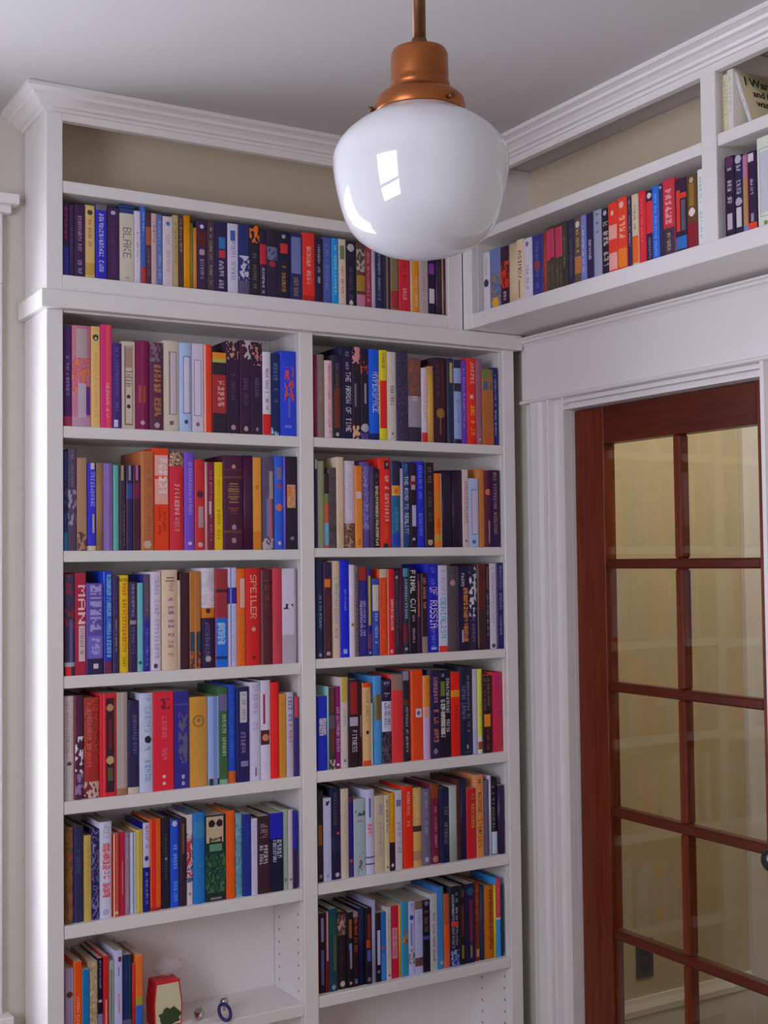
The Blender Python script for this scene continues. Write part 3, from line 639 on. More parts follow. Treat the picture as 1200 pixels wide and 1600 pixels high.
ROWS['L2'] = [
(0.0439,0.0090,0.2303,'283878','dark blue|teal foot','h',[('B',0,0.18,'2878a8'),('I',0.3,0.7,['384888','202858'])]),
(0.0533,0.0211,0.2363,'504058','dusky grey|white branch','h',[('I',0.25,0.6,['988ca0','504058']),('T',0.6,1,'787080')]),
(0.0749,0.0225,0.2162,'a47c62','light brown|dark peak at foot','h',[('I',0,0.2,['583c40','a47c62'])]),
(0.0978,0.0227,0.2054,'3030c4','royal blue|pale lettering and cream foot','h',[('B',0,0.06,'c8b8a0'),('T',0.45,0.9,'9898d8',0.4,0.9),('P',0.6,0.8,0.2,0.42,'a89898'),('P',0.4,0.8,0.93,1,'c8b8b8')]),
(0.1210,0.0154,0.2060,'94704e','brown|','h',[]),
(0.1368,0.0235,0.2056,'7c62a4','lilac|','h',[('S',0.35,0.5,'8c70b0')]),
(0.1607,0.0149,0.2016,'5aa69c','teal|','h',[('S',0.1,0.25,'88c0b8')]),
(0.1769,0.0154,0.2016,'402838','brown black|gold strip','h',[('P',0.3,0.6,0.82,1,'a09068'),('T',0.05,0.55,'807058',0.6,0.9)]),
(0.1927,0.0167,0.2021,'302252','dark indigo|white strip','h',[('P',0.4,0.65,0.82,1,'8c8098'),('B',0.6,0.78,'384488')]),
(0.2097,0.0181,0.2026,'481838','maroon|pink strip','h',[('P',0.4,0.65,0.82,1,'a86090'),('B',0.6,0.78,'701c48')]),
(0.2285,0.0314,0.2370,'ac643c','orange brown|pale foot emblem','h',[('S',0.05,0.2,'b87c48'),('D',0.06,0.3,'b8a090'),('T',0.1,0.9,'98543c',0.5,0.8)]),
(0.2603,0.0393,0.2460,'fc4818','wide blazing orange|white lettering block','h',[('P',0.1,0.95,0.45,0.93,'e8a8a0'),('B',0.7,0.73,'fc4818'),('T',0.48,0.9,'d8d0d4',0.35,0.9),('T',0.15,0.42,'8a2010',0.3,0.5),('T',0.18,0.4,'8a2010',0.6,0.8)]),
(0.3006,0.0388,0.2401,'c42838','red|portrait at head, pale script','h',[('I',0.85,1,['b08868','48383c','c0a090']),('T',0.35,0.75,'e0a0a8',0.35,0.7),('T',0.18,0.33,'d07880',0.35,0.7)]),
(0.3405,0.0260,0.2382,'7048bc','violet|pale lettering','h',[('T',0.35,0.9,'a48cd0',0.35,0.75),('D',0.07,0.18,'c8a8d0')]),
(0.3669,0.0259,0.2208,'bc2a30','red|dark oval','h',[('D',0.62,0.35,'502040'),('P',0.3,0.85,0.25,0.48,'a08890'),('D',0.06,0.25,'b8a0a0')]),
(0.3934,0.0056,0.2160,'d4a8a8','very thin pale pink|','h',[]),
(0.3994,0.0179,0.2164,'781838','maroon|white lettering','h',[('T',0.1,0.9,'a86880'),('P',0.25,0.6,0.4,0.55,'c0a0b0')]),
(0.4178,0.0232,0.2165,'ecc414','yellow|black lettering','h',[('T',0.12,0.48,'907010'),('T',0.55,0.85,'b89818')]),
(0.4423,0.0528,0.2341,'481838','wide blackish maroon|gold ornaments','h',[('D',0.88,0.1,'b08878'),('H',0.5,0.72,'8c6840'),('H',0.38,0.46,'803c30'),('D',0.24,0.12,'a08890'),('D',0.1,0.12,'a08088'),('B',0.84,0.86,'5c2440'),('B',0.76,0.78,'604030'),('B',0.18,0.2,'604030')]),
(0.4955,0.0252,0.2354,'44183c','blackish maroon|plain spine','h',[]),
(0.5212,0.0234,0.2308,'dc9434','golden orange|','h',[('B',0,0.2,'cc7820'),('D',0.68,0.25,'c06c18')]),
(0.5458,0.0370,0.2324,'584868','slate purple|pink and blue figures','h',[('P',0.55,0.8,0.08,0.6,'c06078'),('P',0.35,0.55,0.15,0.55,'4c80b8'),('P',0.6,0.9,0.55,0.85,'a09890'),('I',0,0.12,['b0a0a0','584868'])]),
(0.5834,0.0236,0.2369,'2858cc','blue|orange figures','h',[('D',0.68,0.35,'885078'),('D',0.45,0.4,'c86848'),('P',0.2,0.8,0.75,0.88,'707088'),('D',0.07,0.2,'d0a8c0')]),
(0.6074,0.0047,0.2373,'7060c0','very thin periwinkle|','h',[]),
(0.6127,0.0337,0.2367,'2a1830','black|coloured picture square','h',[('I',0.45,0.7,['b89878','c87040','a0a090'],0.1,0.85),('D',0.12,0.15,'807888')]),
]
ROWS['R2'] = [
(0.6955,0.0067,0.2277,'282058','very thin navy|white head','h',[('B',0.9,1,'b8b0c0')]),
(0.7026,0.0204,0.2249,'848c6c','sage grey|','h',[('S',0.4,0.6,'949080')]),
(0.7234,0.0135,0.1922,'708048','narrow|green, orange and blue bands','h',[('B',0.72,1,'382028'),('B',0.34,0.6,'c85838'),('B',0.05,0.34,'68a4cc'),('B',0,0.05,'c85048')]),
(0.7373,0.0218,0.2082,'504048','charcoal brown|','h',[('I',0,1,['504048','5c4c54','443840'])]),
(0.7599,0.0197,0.2366,'ccb49c','cream|','h',[('B',0.02,0.4,'c4ac90')]),
(0.7800,0.0354,0.2274,'ccbccc','pale lavender|brown picture at foot','h',[('B',0,0.28,'785448'),('I',0,0.28,['785448','503830','a08070']),('T',0.45,0.85,'b8a4c4'),('F',0.1,0.85,0.3,0.97,'b0a0b8')]),
(0.8158,0.0200,0.2153,'e48c34','orange|white square','h',[('P',0.15,0.85,0.6,0.68,'c8b8d0'),('B',0.68,1,'d87428'),('T',0.03,0.13,'703818')]),
(0.8362,0.0241,0.2267,'5a4894','violet blue|pale lettering','h',[('I',0.2,0.95,['7868b0','5a4894','8880c0'])]),
(0.8607,0.0096,0.2171,'50406a','narrow grey violet|','h',[]),
(0.8707,0.0167,0.2084,'201420','black|row of cream letters','h',[('T',0.02,0.78,'b8a888',0.25,0.85),('T',0.02,0.78,'c8b898',0.3,0.8),('T',0.8,0.97,'706468')]),
(0.8883,0.0379,0.2387,'e42a22','scarlet|portrait and white lettering','h',[('P',0.4,0.85,0.87,0.97,'402028'),('D',0.93,0.12,'b88888',0.65),('T',0.28,0.8,'e0b8b0',0.45,0.8),('T',0.1,0.26,'e06018',0.4,0.7),('P',0.3,0.7,0,0.05,'302028')]),
(0.9267,0.0261,0.2317,'185c8c','teal blue|yellow band','h',[('B',0.72,1,'2c2040'),('B',0.6,0.71,'e0a028'),('P',0.25,0.7,0.62,0.68,'e06820'),('T',0.2,0.5,'5888b0'),('B',0.02,0.16,'2038a8')]),
(0.9532,0.0084,0.2117,'bcacbc','narrow pale grey|','h',[]),
(0.9621,0.0183,0.2304,'204080','blue|large white lettering','h',[('X', 0.16, 0.83, 'b0b8bc', 'THE ROAD TO REALITY', 0.25, 0.9), ('T', 0.88, 0.97, '6888b8')]),
(0.9827,0.0215,0.2276,'281428','black|white labels','h',[('P',0.25,0.9,0.25,0.5,'b0a8c8'),('P',0.2,0.85,0.68,0.85,'a89098'),('B',0.74,0.78,'801c28'),('D',0.1,0.2,'b0a0a8')]),
(1.0049,0.0272,0.2332,'2028c4','royal blue|pale lettering','h',[('T',0.55,0.95,'7080d8'),('T',0.1,0.4,'6874d0')]),
(1.0326,0.0274,0.2303,'281820','black|grey green lettering','h',[('T',0.3,0.65,'485050'),('T',0.75,0.97,'806070'),('D',0.06,0.3,'a89880')]),
(1.0605,0.0253,0.2014,'ec741a','orange|green and yellow letters','h',[('T',0.45,0.75,'90a030',0.3,0.8),('T',0.2,0.4,'c83818',0.3,0.8),('B',0.08,0.18,'b89030'),('S',0.88,1,'e8d0a8')]),
(1.0877,0.0323,0.2109,'261a34','black|plain spine','h',[]),
(1.1204,0.0335,0.2118,'2e1630','brown black|plain spine','h',[]),
(1.1545,0.0178,0.2143,'c8b0b0','pale pink|red lettering','h',[('T',0.3,0.85,'9c7078',0.2,0.85),('D',0.08,0.2,'686068')]),
(1.1727,0.0330,0.1905,'a8bce0','pale blue|framed panel','h',[('F',0.3,0.85,0.18,0.84,'606480'),('P',0.35,0.82,0.2,0.82,'c8b4d0'),('D',0.08,0.18,'3868a0')]),
(1.2068,0.0230,0.2178,'bc743c','light orange brown|','h',[('T',0.2,0.9,'a86430')]),
(1.2303,0.0173,0.2132,'581838','maroon|orange emblem','h',[('D',0.72,0.5,'c86848'),('P',0.6,0.8,0.05,0.35,'a89888')]),
(1.2482,0.0320,0.2152,'301048','dark purple|gold lettering','h',[('T',0.15,0.97,'a07c58',0.35,0.7)]),
]
ROWS['L3'] = [
(0.0444,0.0244,0.2339,'3a2c48','dark slate|red and blue streaks','h',[('I',0.45,1,['802840','3a2c48','303858']),('P',0.5,0.8,0.1,0.55,'585890'),('P',0.05,0.6,0,0.09,'d82030'),('B',0.09,0.13,'a0a0b0')]),
(0.0693,0.0264,0.2360,'a42040','crimson|large white MAN lettering','h',[('X', 0.5, 0.88, 'd8b8b8', 'MAN', 0.3, 0.95), ('P', 0.35, 0.9, 0.13, 0.48, 'c8b0b8'), ('T', 0.15, 0.46, '805058', 0.5, 0.8)]),
(0.0961,0.0391,0.2112,'5848a0','wide lilac|large pale capitals','h',[('T',0.45,0.98,'a49cc8',0.2,0.9),('T',0.47,0.96,'9c94c4',0.25,0.85),('P',0.1,0.95,0.18,0.42,'6c60b8'),('T',0.2,0.4,'a8a0d0',0.3,0.8),('B',0,0.17,'2c2048'),('P',0.4,0.7,0.06,0.12,'c8b8c8')]),
(0.1376,0.0205,0.2388,'1838b4','blue|light blue lettering and red foot','h',[('T',0.15,0.97,'70a8d0',0.35,0.95),('T',0.15,0.97,'70a8d0',0.4,0.9),('B',0,0.12,'702848'),('S',0,0.12,'6080e0')]),
(0.1591,0.0150,0.2272,'382858','dark purple|cream lettering','h',[('T',0.22,0.55,'a8a090'),('T',0.6,0.85,'503c90')]),
(0.1747,0.0242,0.2289,'e4bc1c','yellow|red lettering','h',[('T',0.2,0.92,'c83028',0.3,0.75),('T',0.05,0.16,'806820'),('B',0.93,0.97,'b08c10')]),
(0.1993,0.0189,0.2134,'38204c','dark plum|grey lettering','h',[('T',0.6,0.97,'807898'),('T',0.2,0.5,'6c5880'),('P',0.1,0.9,0.53,0.57,'a08088')]),
(0.2186,0.0167,0.2098,'6cb4bc','light teal|dark emblem','h',[('D',0.1,0.25,'185858')]),
(0.2357,0.0140,0.2298,'2a2488','dark blue|gold head','h',[('B',0.55,1,'504058'),('T',0.5,0.95,'806848'),('T',0.05,0.45,'5878c8')]),
(0.2503,0.0289,0.2358,'ccc0d4','lavender white|bluish lettering','h',[('T',0.12,0.95,'a098bc',0.4,0.85),('D',0.05,0.2,'403858')]),
(0.2816,0.0390,0.2399,'ccb49c','cream|purple script lettering','h',[('T',0.32,0.72,'704080',0.35,0.75),('T',0.12,0.3,'8c7474',0.35,0.7),('H',0.88,0.95,'806860'),('T',0.78,0.87,'a07878',0.4,0.7)]),
(0.3210,0.0057,0.2144,'d0b8a8','very thin cream|','h',[]),
(0.3271,0.0235,0.2327,'381828','dark maroon|','h',[('S',0.4,0.5,'482030')]),
(0.3512,0.0279,0.2349,'ac6c32','golden brown|teal and picture foot','h',[('B',0.18,0.38,'304050'),('I',0,0.18,['a05830','302838','583838']),('S',0.4,0.6,'b8783c')]),
(0.3800,0.0383,0.2430,'ccc4d0','wide white|orange band over dark foot','h',[('B',0.5,0.6,'cc7420'),('B',0,0.5,'2c1c40'),('T',0.1,0.45,'605888',0.3,0.6),('D',0.09,0.2,'a8a0b0'),('D',0.57,0.15,'302828'),('I',0.62,0.97,['ccc4d0','c0b4c4'])]),
(0.4187,0.0307,0.2399,'982c38','dark red|blue lower half','h',[('B',0,0.5,'1868d0'),('T',0.22,0.45,'a0c0e0',0.15,0.8),('T',0.22,0.45,'a0c0e0',0.2,0.75),('B',0.76,0.79,'501820'),('B',0.08,0.11,'103070')]),
(0.4502,0.0268,0.2435,'ccc4e0','white|purple square','h',[('B',0.63,0.8,'3c2890'),('S',0.3,0.42,'7080d0'),('T',0.05,0.6,'a8a0c4',0.5,0.8)]),
(0.4776,0.0227,0.2405,'ec6a1a','orange|pale pink head','h',[('P',0.3,0.95,0.6,0.9,'d8a8a0'),('T',0.1,0.5,'c88818',0.4,0.8)]),
(0.5010,0.0393,0.2414,'c82020','red|pale spaced capitals','h',[('X', 0.48, 0.93, 'd8a090', 'SPEILER', 0.3, 0.7), ('D', 0.37, 0.14, 'b89888'), ('D', 0.08, 0.12, '801818')]),
(0.5408,0.0327,0.2369,'562030','brown maroon|tan lettering','h',[('T',0.6,0.9,'704838'),('S',0.05,0.2,'744840')]),
(0.5738,0.0258,0.2406,'c03c4c','rose red|','h',[('T',0.2,0.9,'b02c48')]),
(0.6000,0.0392,0.2388,'c8c0d4','white|small dark mark','h',[('I',0.57,0.63,['282030','c8c0d4'],0.1,0.8),('B',0,0.3,'b0a4b0'),('S',0.85,1,'a89cb0')]),
]
ROWS['R3'] = [
(0.6963,0.0217,0.2520,'202850','dark navy|light lettering','h',[('T',0.3,0.65,'7888b0',0.4,0.7),('D',0.04,0.2,'909098')]),
(0.7184,0.0229,0.2470,'482030','dark maroon|orange square','h',[('P',0.1,0.85,0.74,0.82,'e07820'),('T',0.1,0.65,'703020'),('D',0.05,0.25,'b0a0a0'),('B',0.85,1,'301c48')]),
(0.7418,0.0251,0.2501,'ccb49c','cream|bluish lettering','h',[('T',0.35,0.85,'8090b8',0.3,0.7),('T',0.2,0.3,'887060')]),
(0.7674,0.0268,0.2520,'1420cc','vivid blue|white script','h',[('T',0.48,0.7,'8890e0',0.4,0.65),('P',0.3,0.75,0.04,0.08,'a0a8e8')]),
(0.7946,0.0152,0.2396,'ccc0d4','white|brown spot','h',[('D',0.35,0.3,'907028')]),
(0.8102,0.0093,0.2372,'706860','narrow grey brown|dark marks','h',[('T',0.05,0.95,'382c38',0.1,0.9)]),
(0.8200,0.0280,0.2325,'302880','violet blue|red head and white lettering','h',[('B',0.85,1,'a02c28'),('T',0.22,0.62,'b0a8d0',0.2,0.5),('T',0.22,0.62,'a8a0c8',0.55,0.85)]),
(0.8484,0.0127,0.2289,'281870','indigo|yellow stripe','h',[('P',0.25,0.7,0.35,0.92,'b0a030'),('B',0.08,0.25,'702c60'),('D',0.04,0.25,'c0b8d0')]),
(0.8615,0.0229,0.2028,'3048a4','blue|cream label','h',[('P',0.1,0.9,0.58,0.92,'c8b8b0'),('T',0.15,0.55,'98a8d8',0.3,0.75)]),
(0.8853,0.0222,0.2272,'ec4a1a','orange red|cream head','h',[('B',0.9,1,'c0b090'),('T',0.2,0.85,'e07040')]),
(0.9080,0.0235,0.2269,'cc1a28','red|white lettering','h',[('T',0.25,0.65,'e0b8b8',0.4,0.8),('S',0,0.15,'e08070'),('D',0.04,0.2,'e0a0a8')]),
(0.9320,0.0151,0.2221,'382840','slate black|grey lettering','h',[('T',0.1,0.95,'686070'),('D',0.92,0.3,'a89090')]),
(0.9477,0.0107,0.2265,'501838','narrow maroon|','h',[]),
(0.9589,0.0174,0.2285,'203048','dark slate|pale blue lettering','h',[('T',0.4,0.97,'a0b8d0',0.3,0.9),('B',0.12,0.35,'682030'),('D',0.06,0.25,'a0a0b0'),('B',0.9,1,'4888b0')]),
(0.9767,0.0234,0.2271,'180c20','black|white FINAL CUT lettering','h',[('X', 0.48, 0.98, 'e0d8d8', 'FINAL CUT', 0.15, 0.85), ('T', 0.12, 0.45, 'b89898', 0.4, 0.75)]),
(1.0005,0.0146,0.2139,'481848','purple|orange streak','h',[('P',0.4,0.7,0.45,0.9,'a85838')]),
(1.0157,0.0173,0.2144,'301828','dark brown|salmon lettering','h',[('T',0.55,0.97,'c07868',0.25,0.8),('B',0,0.2,'907870')]),
(1.0340,0.0379,0.2392,'1818b4','ultramarine|large pinkish white capitals','h',[('X', 0.28, 0.74, 'd0b8cc', 'OF RUSSIA', 0.25, 0.9), ('T', 0.75, 0.97, '6060c8'), ('T', 0.05, 0.28, '7070c8'), ('P', 0.3, 0.8, 0.03, 0.06, 'a0a0d8')]),
(1.0724,0.0277,0.2344,'c4c0dc','white|teal DENIALISM lettering','h',[('X', 0.16, 0.62, '28a0b8', 'DENIALISM', 0.2, 0.8), ('B', 0, 0.07, 'e03028'), ('T', 0.65, 0.95, 'a098b8', 0.3, 0.8)]),
(1.1007,0.0327,0.2328,'504448','taupe grey|','h',[('D',0.8,0.25,'b08080'),('T',0.1,0.6,'5c5050')]),
(1.1339,0.0375,0.2311,'20123c','dark indigo|orange capitals','h',[('T',0.1,0.75,'c07838',0.5,0.9),('T',0.1,0.75,'c07838',0.55,0.88),('T',0.75,0.95,'c0b0b0',0.3,0.6),('P',0.3,0.5,0.1,0.25,'a090a8')]),
(1.1721,0.0282,0.2332,'282040','dark indigo|white curve','h',[('I',0.4,0.98,['c0bccc','282040','282040']),('T',0.1,0.4,'706898')]),
(1.2010,0.0251,0.2379,'582020','dark red brown|pale label','h',[('P',0.05,0.75,0.06,0.1,'b0a8b0'),('B',0,0.45,'3a2028')]),
(1.2267,0.0138,0.2377,'28182c','narrow black|grey lettering','h',[('T',0.15,0.65,'888088'),('P',0.3,0.7,0.7,0.97,'804038')]),
(1.2411,0.0241,0.2387,'c4bccc','white|grey lettering','h',[('T',0.3,0.95,'9c90a8',0.25,0.7),('D',0.04,0.25,'404860')]),
(1.2659,0.0196,0.2397,'201860','navy|pale lettering','h',[('T',0.45,0.97,'8078a8',0.3,0.8),('T',0.15,0.4,'8888b0')]),
]
ROWS['L4'] = [
(0.0443,0.0226,0.2385,'bcb4b4','greyish white|red lettering','h',[('T',0.45,0.95,'b08090',0.2,0.5),('D',0.35,0.22,'504038')]),
(0.0676,0.0217,0.2388,'502040','dark plum|white zigzag','h',[('I',0.25,0.6,['d8d0e0','502040','382040']),('I',0,0.25,['8a70a0','502040']),('S',0,0.12,'a03030')]),
(0.0900,0.0374,0.2319,'a02828','brick red|pale foot','h',[('I',0.4,1,['a02828','b04430','882428']),('T',0.3,0.95,'b46058',0.2,0.5),('I',0,0.16,['c0a098','702028'])]),
(0.1282,0.0381,0.2388,'cc2030','red|dark panel of tan figures','h',[('P',0.35,0.9,0.04,0.95,'381828'),('D',0.86,0.22,'b08858',0.62),('P',0.55,0.7,0.45,0.75,'781828'),('D',0.35,0.25,'b89c70',0.62),('P',0.45,0.8,0.15,0.28,'585038'),('S',0.18,0.26,'e06060')]),
(0.1671,0.0280,0.2392,'a49490','greyish beige|','h',[('S',0.4,0.6,'b0a498'),('B',0,0.06,'a07058')]),
(0.1955,0.0277,0.2174,'28204c','dark navy|grey lettering and cream foot','h',[('B',0,0.07,'c0b0a0'),('T',0.42,0.85,'686494',0.45,0.8)]),
(0.2239,0.0336,0.2334,'c0c4e4','pale bluish white|black disc','h',[('D',0.53,0.26,'182030',0.6),('T',0.6,0.95,'8098b8',0.35,0.8),('T',0.1,0.46,'7090b0',0.35,0.8)]),
(0.2580,0.0512,0.2345,'d42038','thick red|pale script','h',[('T',0.3,0.8,'d06070',0.42,0.68),('I',0.82,0.93,['701830','d42038'],0.35,0.8),('D',0.14,0.08,'d8b8c0',0.52),('D',0.07,0.08,'d8b8c0',0.52)]),
(0.3103,0.0387,0.2329,'302884','thick violet blue|grey ornaments','h',[('I',0.25,0.8,['605878','302884'],0.3,0.9),('D',0.12,0.12,'a8a0b8',0.6),('D',0.05,0.12,'a8a0b8',0.6),('B',0.85,0.87,'4844a0')]),
(0.3494,0.0492,0.2155,'c48c3a','thick golden tan|ring emblem','h',[('D',0.73,0.3,'8c6430'),('D',0.73,0.22,'c48c3a'),('D',0.74,0.1,'8c6838'),('B',0.82,0.88,'cc8838')]),
(0.3994,0.0271,0.2148,'88a4d8','light blue|dark foot','h',[('B',0,0.07,'303048'),('B',0.07,0.1,'b0a0b8'),('S',0.45,0.8,'7088b8')]),
(0.4270,0.0220,0.2361,'386038','green|white lettering','h',[('T',0.25,0.72,'a8b8a8',0.4,0.85),('B',0.75,0.93,'686088'),('B',0,0.05,'78a090')]),
(0.4494,0.0241,0.2404,'2048bc','blue|orange foot','h',[('B',0,0.12,'c85820'),('T',0.2,0.9,'3c60cc')]),
(0.4740,0.0324,0.2329,'201858','navy|white label','h',[('P',0.25,0.85,0.63,0.95,'b8b8c0'),('T',0.65,0.93,'707078',0.4,0.7),('T',0.3,0.6,'8070a0'),('P',0.3,0.9,0.16,0.22,'8078a0')]),
(0.5071,0.0302,0.2428,'ccc4e4','lavender white|grey lettering','h',[('T',0.5,0.97,'a098b0',0.3,0.8),('P',0.5,0.65,0.05,0.13,'4060a0')]),
(0.5379,0.0299,0.2455,'ccc4dc','white|small portrait','h',[('P',0.3,0.5,0.56,0.86,'a02850'),('P',0.05,0.9,0.35,0.5,'402028'),('D',0.42,0.3,'c87858',0.5)]),
(0.5683,0.0210,0.2395,'e41a18','bright red|','h',[('T',0.3,0.85,'d04040')]),
(0.5897,0.0186,0.2089,'c4842a','ochre|','h',[('T',0.2,0.9,'b07428')]),
(0.6090,0.0224,0.2116,'b4acbc','grey white|blue and red lettering','h',[('T',0.65,0.95,'485898',0.25,0.8),('T',0.4,0.62,'c05858',0.3,0.8)]),
(0.6318,0.0109,0.1998,'302074','narrow indigo|red head','h',[('B',0.75,1,'d03048')]),
]
ROWS['R4'] = [
(0.6983,0.0264,0.1895,'1828b4','vivid blue|white picture patch','h',[('I',0.47,0.7,['b0b0d0','707898','c8b0b0'],0.15,0.9)]),
(0.7254,0.0052,0.2125,'88bcbc','very thin pale teal|','h',[]),
(0.7311,0.0177,0.2085,'402c30','dark brown|rust panels','h',[('P',0.3,0.8,0.7,0.97,'703028'),('P',0.3,0.85,0.2,0.5,'683028'),('B',0.5,0.66,'505058'),('I',0,0.12,['a8a898','402c30'])]),
(0.7493,0.0155,0.2107,'801068','purple magenta|white lettering','h',[('T',0.2,0.75,'b890b8',0.3,0.85),('D',0.05,0.25,'c8b0c8')]),
(0.7655,0.0226,0.2333,'c4b4b4','pale grey|yellow head','h',[('P',0.2,0.8,0.72,1,'b8a040'),('T',0.45,0.65,'8890b0'),('D',0.08,0.2,'707078')]),
(0.7891,0.0284,0.2260,'281020','black|red capitals and white FITNESS lettering','h',[('X', 0.17, 0.42, 'b8b4c0', 'FITNESS', 0.3, 0.8), ('P', 0.15, 0.9, 0.6, 0.97, '901c28'), ('P', 0.1, 0.95, 0.47, 0.57, 'a8a0b4')]),
(0.8180,0.0130,0.2204,'380c18','dark maroon|grey curve','h',[('P',0.5,0.9,0.35,0.6,'787078')]),
(0.8315,0.0244,0.2148,'cca474','tan|red ends','h',[('B',0.95,1,'e04018'),('B',0,0.06,'e04018'),('T',0.5,0.9,'98785c'),('D',0.4,0.2,'382818')]),
(0.8562,0.0072,0.1611,'40a4a4','short thin teal|white edge','h',[('S',0,0.5,'ccd0d8')]),
(0.8649,0.0260,0.2313,'488ccc','blue|olive brown band','h',[('B',0.5,0.78,'787868'),('P',0.4,0.8,0.5,0.8,'705c38')]),
(0.8912,0.0296,0.2196,'201440','dark indigo|white label and picture foot','h',[('P',0.02,0.98,0.38,0.74,'c4bcd4'),('T',0.42,0.72,'384890',0.2,0.5),('T',0.45,0.7,'384890',0.55,0.85),('T',0.78,0.97,'9890a8',0.2,0.8),('I',0,0.38,['302028','605058','201440'])]),
(0.9215,0.0338,0.2317,'dc323a','red|brownish head','h',[('B',0.82,1,'907068'),('T',0.1,0.75,'c82830',0.55,0.85)]),
(0.9560,0.0187,0.2388,'202038','dark slate|beaded cream lettering','h',[('T',0.1,0.6,'b8a898',0.4,0.8),('B',0.62,0.68,'603028'),('B',0.9,1,'8880a0')]),
(0.9817,0.0366,0.2410,'dc4414','orange|white square emblem','h',[('P',0.35,0.9,0.47,0.57,'c8b8cc'),('D',0.52,0.15,'5060a0',0.62),('S',0.05,0.12,'e87850')]),
(1.0187,0.0210,0.2237,'c0a0c8','lilac|orange upper half','h',[('B',0.62,1,'dc8422'),('T',0.64,0.97,'c06c10'),('P',0.1,0.6,0.5,0.6,'d09060')]),
(1.0405,0.0294,0.2368,'281848','dark indigo|pink lettering','h',[('T',0.62,0.92,'c07898',0.35,0.8),('T',0.17,0.55,'c87048',0.35,0.85),('D',0.08,0.25,'807888')]),
(1.0705,0.0361,0.2355,'180c24','black|tall white capitals','h',[('T',0.22,0.66,'c0b8b8',0.1,0.5),('T',0.22,0.66,'c8c0bc',0.12,0.48),('T',0.28,0.9,'b8b0c0',0.6,0.88),('P',0.1,0.45,0.7,0.87,'607828'),('D',0.94,0.15,'4868a0',0.3)]),
(1.1070,0.0298,0.2283,'ec1e12','red|yellow crescent','h',[('B',0.7,0.78,'e89020'),('T',0.25,0.6,'981010',0.4,0.75)]),
(1.1376,0.0414,0.2412,'1c1838','blackish navy|white lettering','h',[('T',0.4,0.78,'686490',0.15,0.4),('T',0.25,0.9,'787490',0.5,0.75),('P',0.45,0.6,0.07,0.12,'9090a0'),('P',0.3,0.8,0.03,0.04,'505070')]),
(1.1795,0.0172,0.2326,'a8a8d4','lavender|','h',[('B',0.3,1,'b8b0c0')]),
(1.1971,0.0145,0.2318,'cccc4c','lime yellow|white foot','h',[('B',0,0.05,'d0d0c8'),('B',0.05,0.14,'904030'),('B',0.14,0.2,'c8c8d0'),('T',0.3,0.6,'a0a030')]),
(1.2122,0.0312,0.2125,'300c18','dark maroon|orange square','h',[('P',0.1,0.8,0.34,0.5,'e08818'),('T',0.55,0.97,'805048',0.15,0.4),('T',0.6,0.97,'906858',0.5,0.75),('T',0.04,0.3,'8c6048',0.4,0.65)]),
(1.2442,0.0352,0.2194,'cc2048','crimson|purple lettering','h',[('T',0.45,0.97,'88288c',0.35,0.7),('T',0.05,0.42,'b84048',0.35,0.7)]),
]
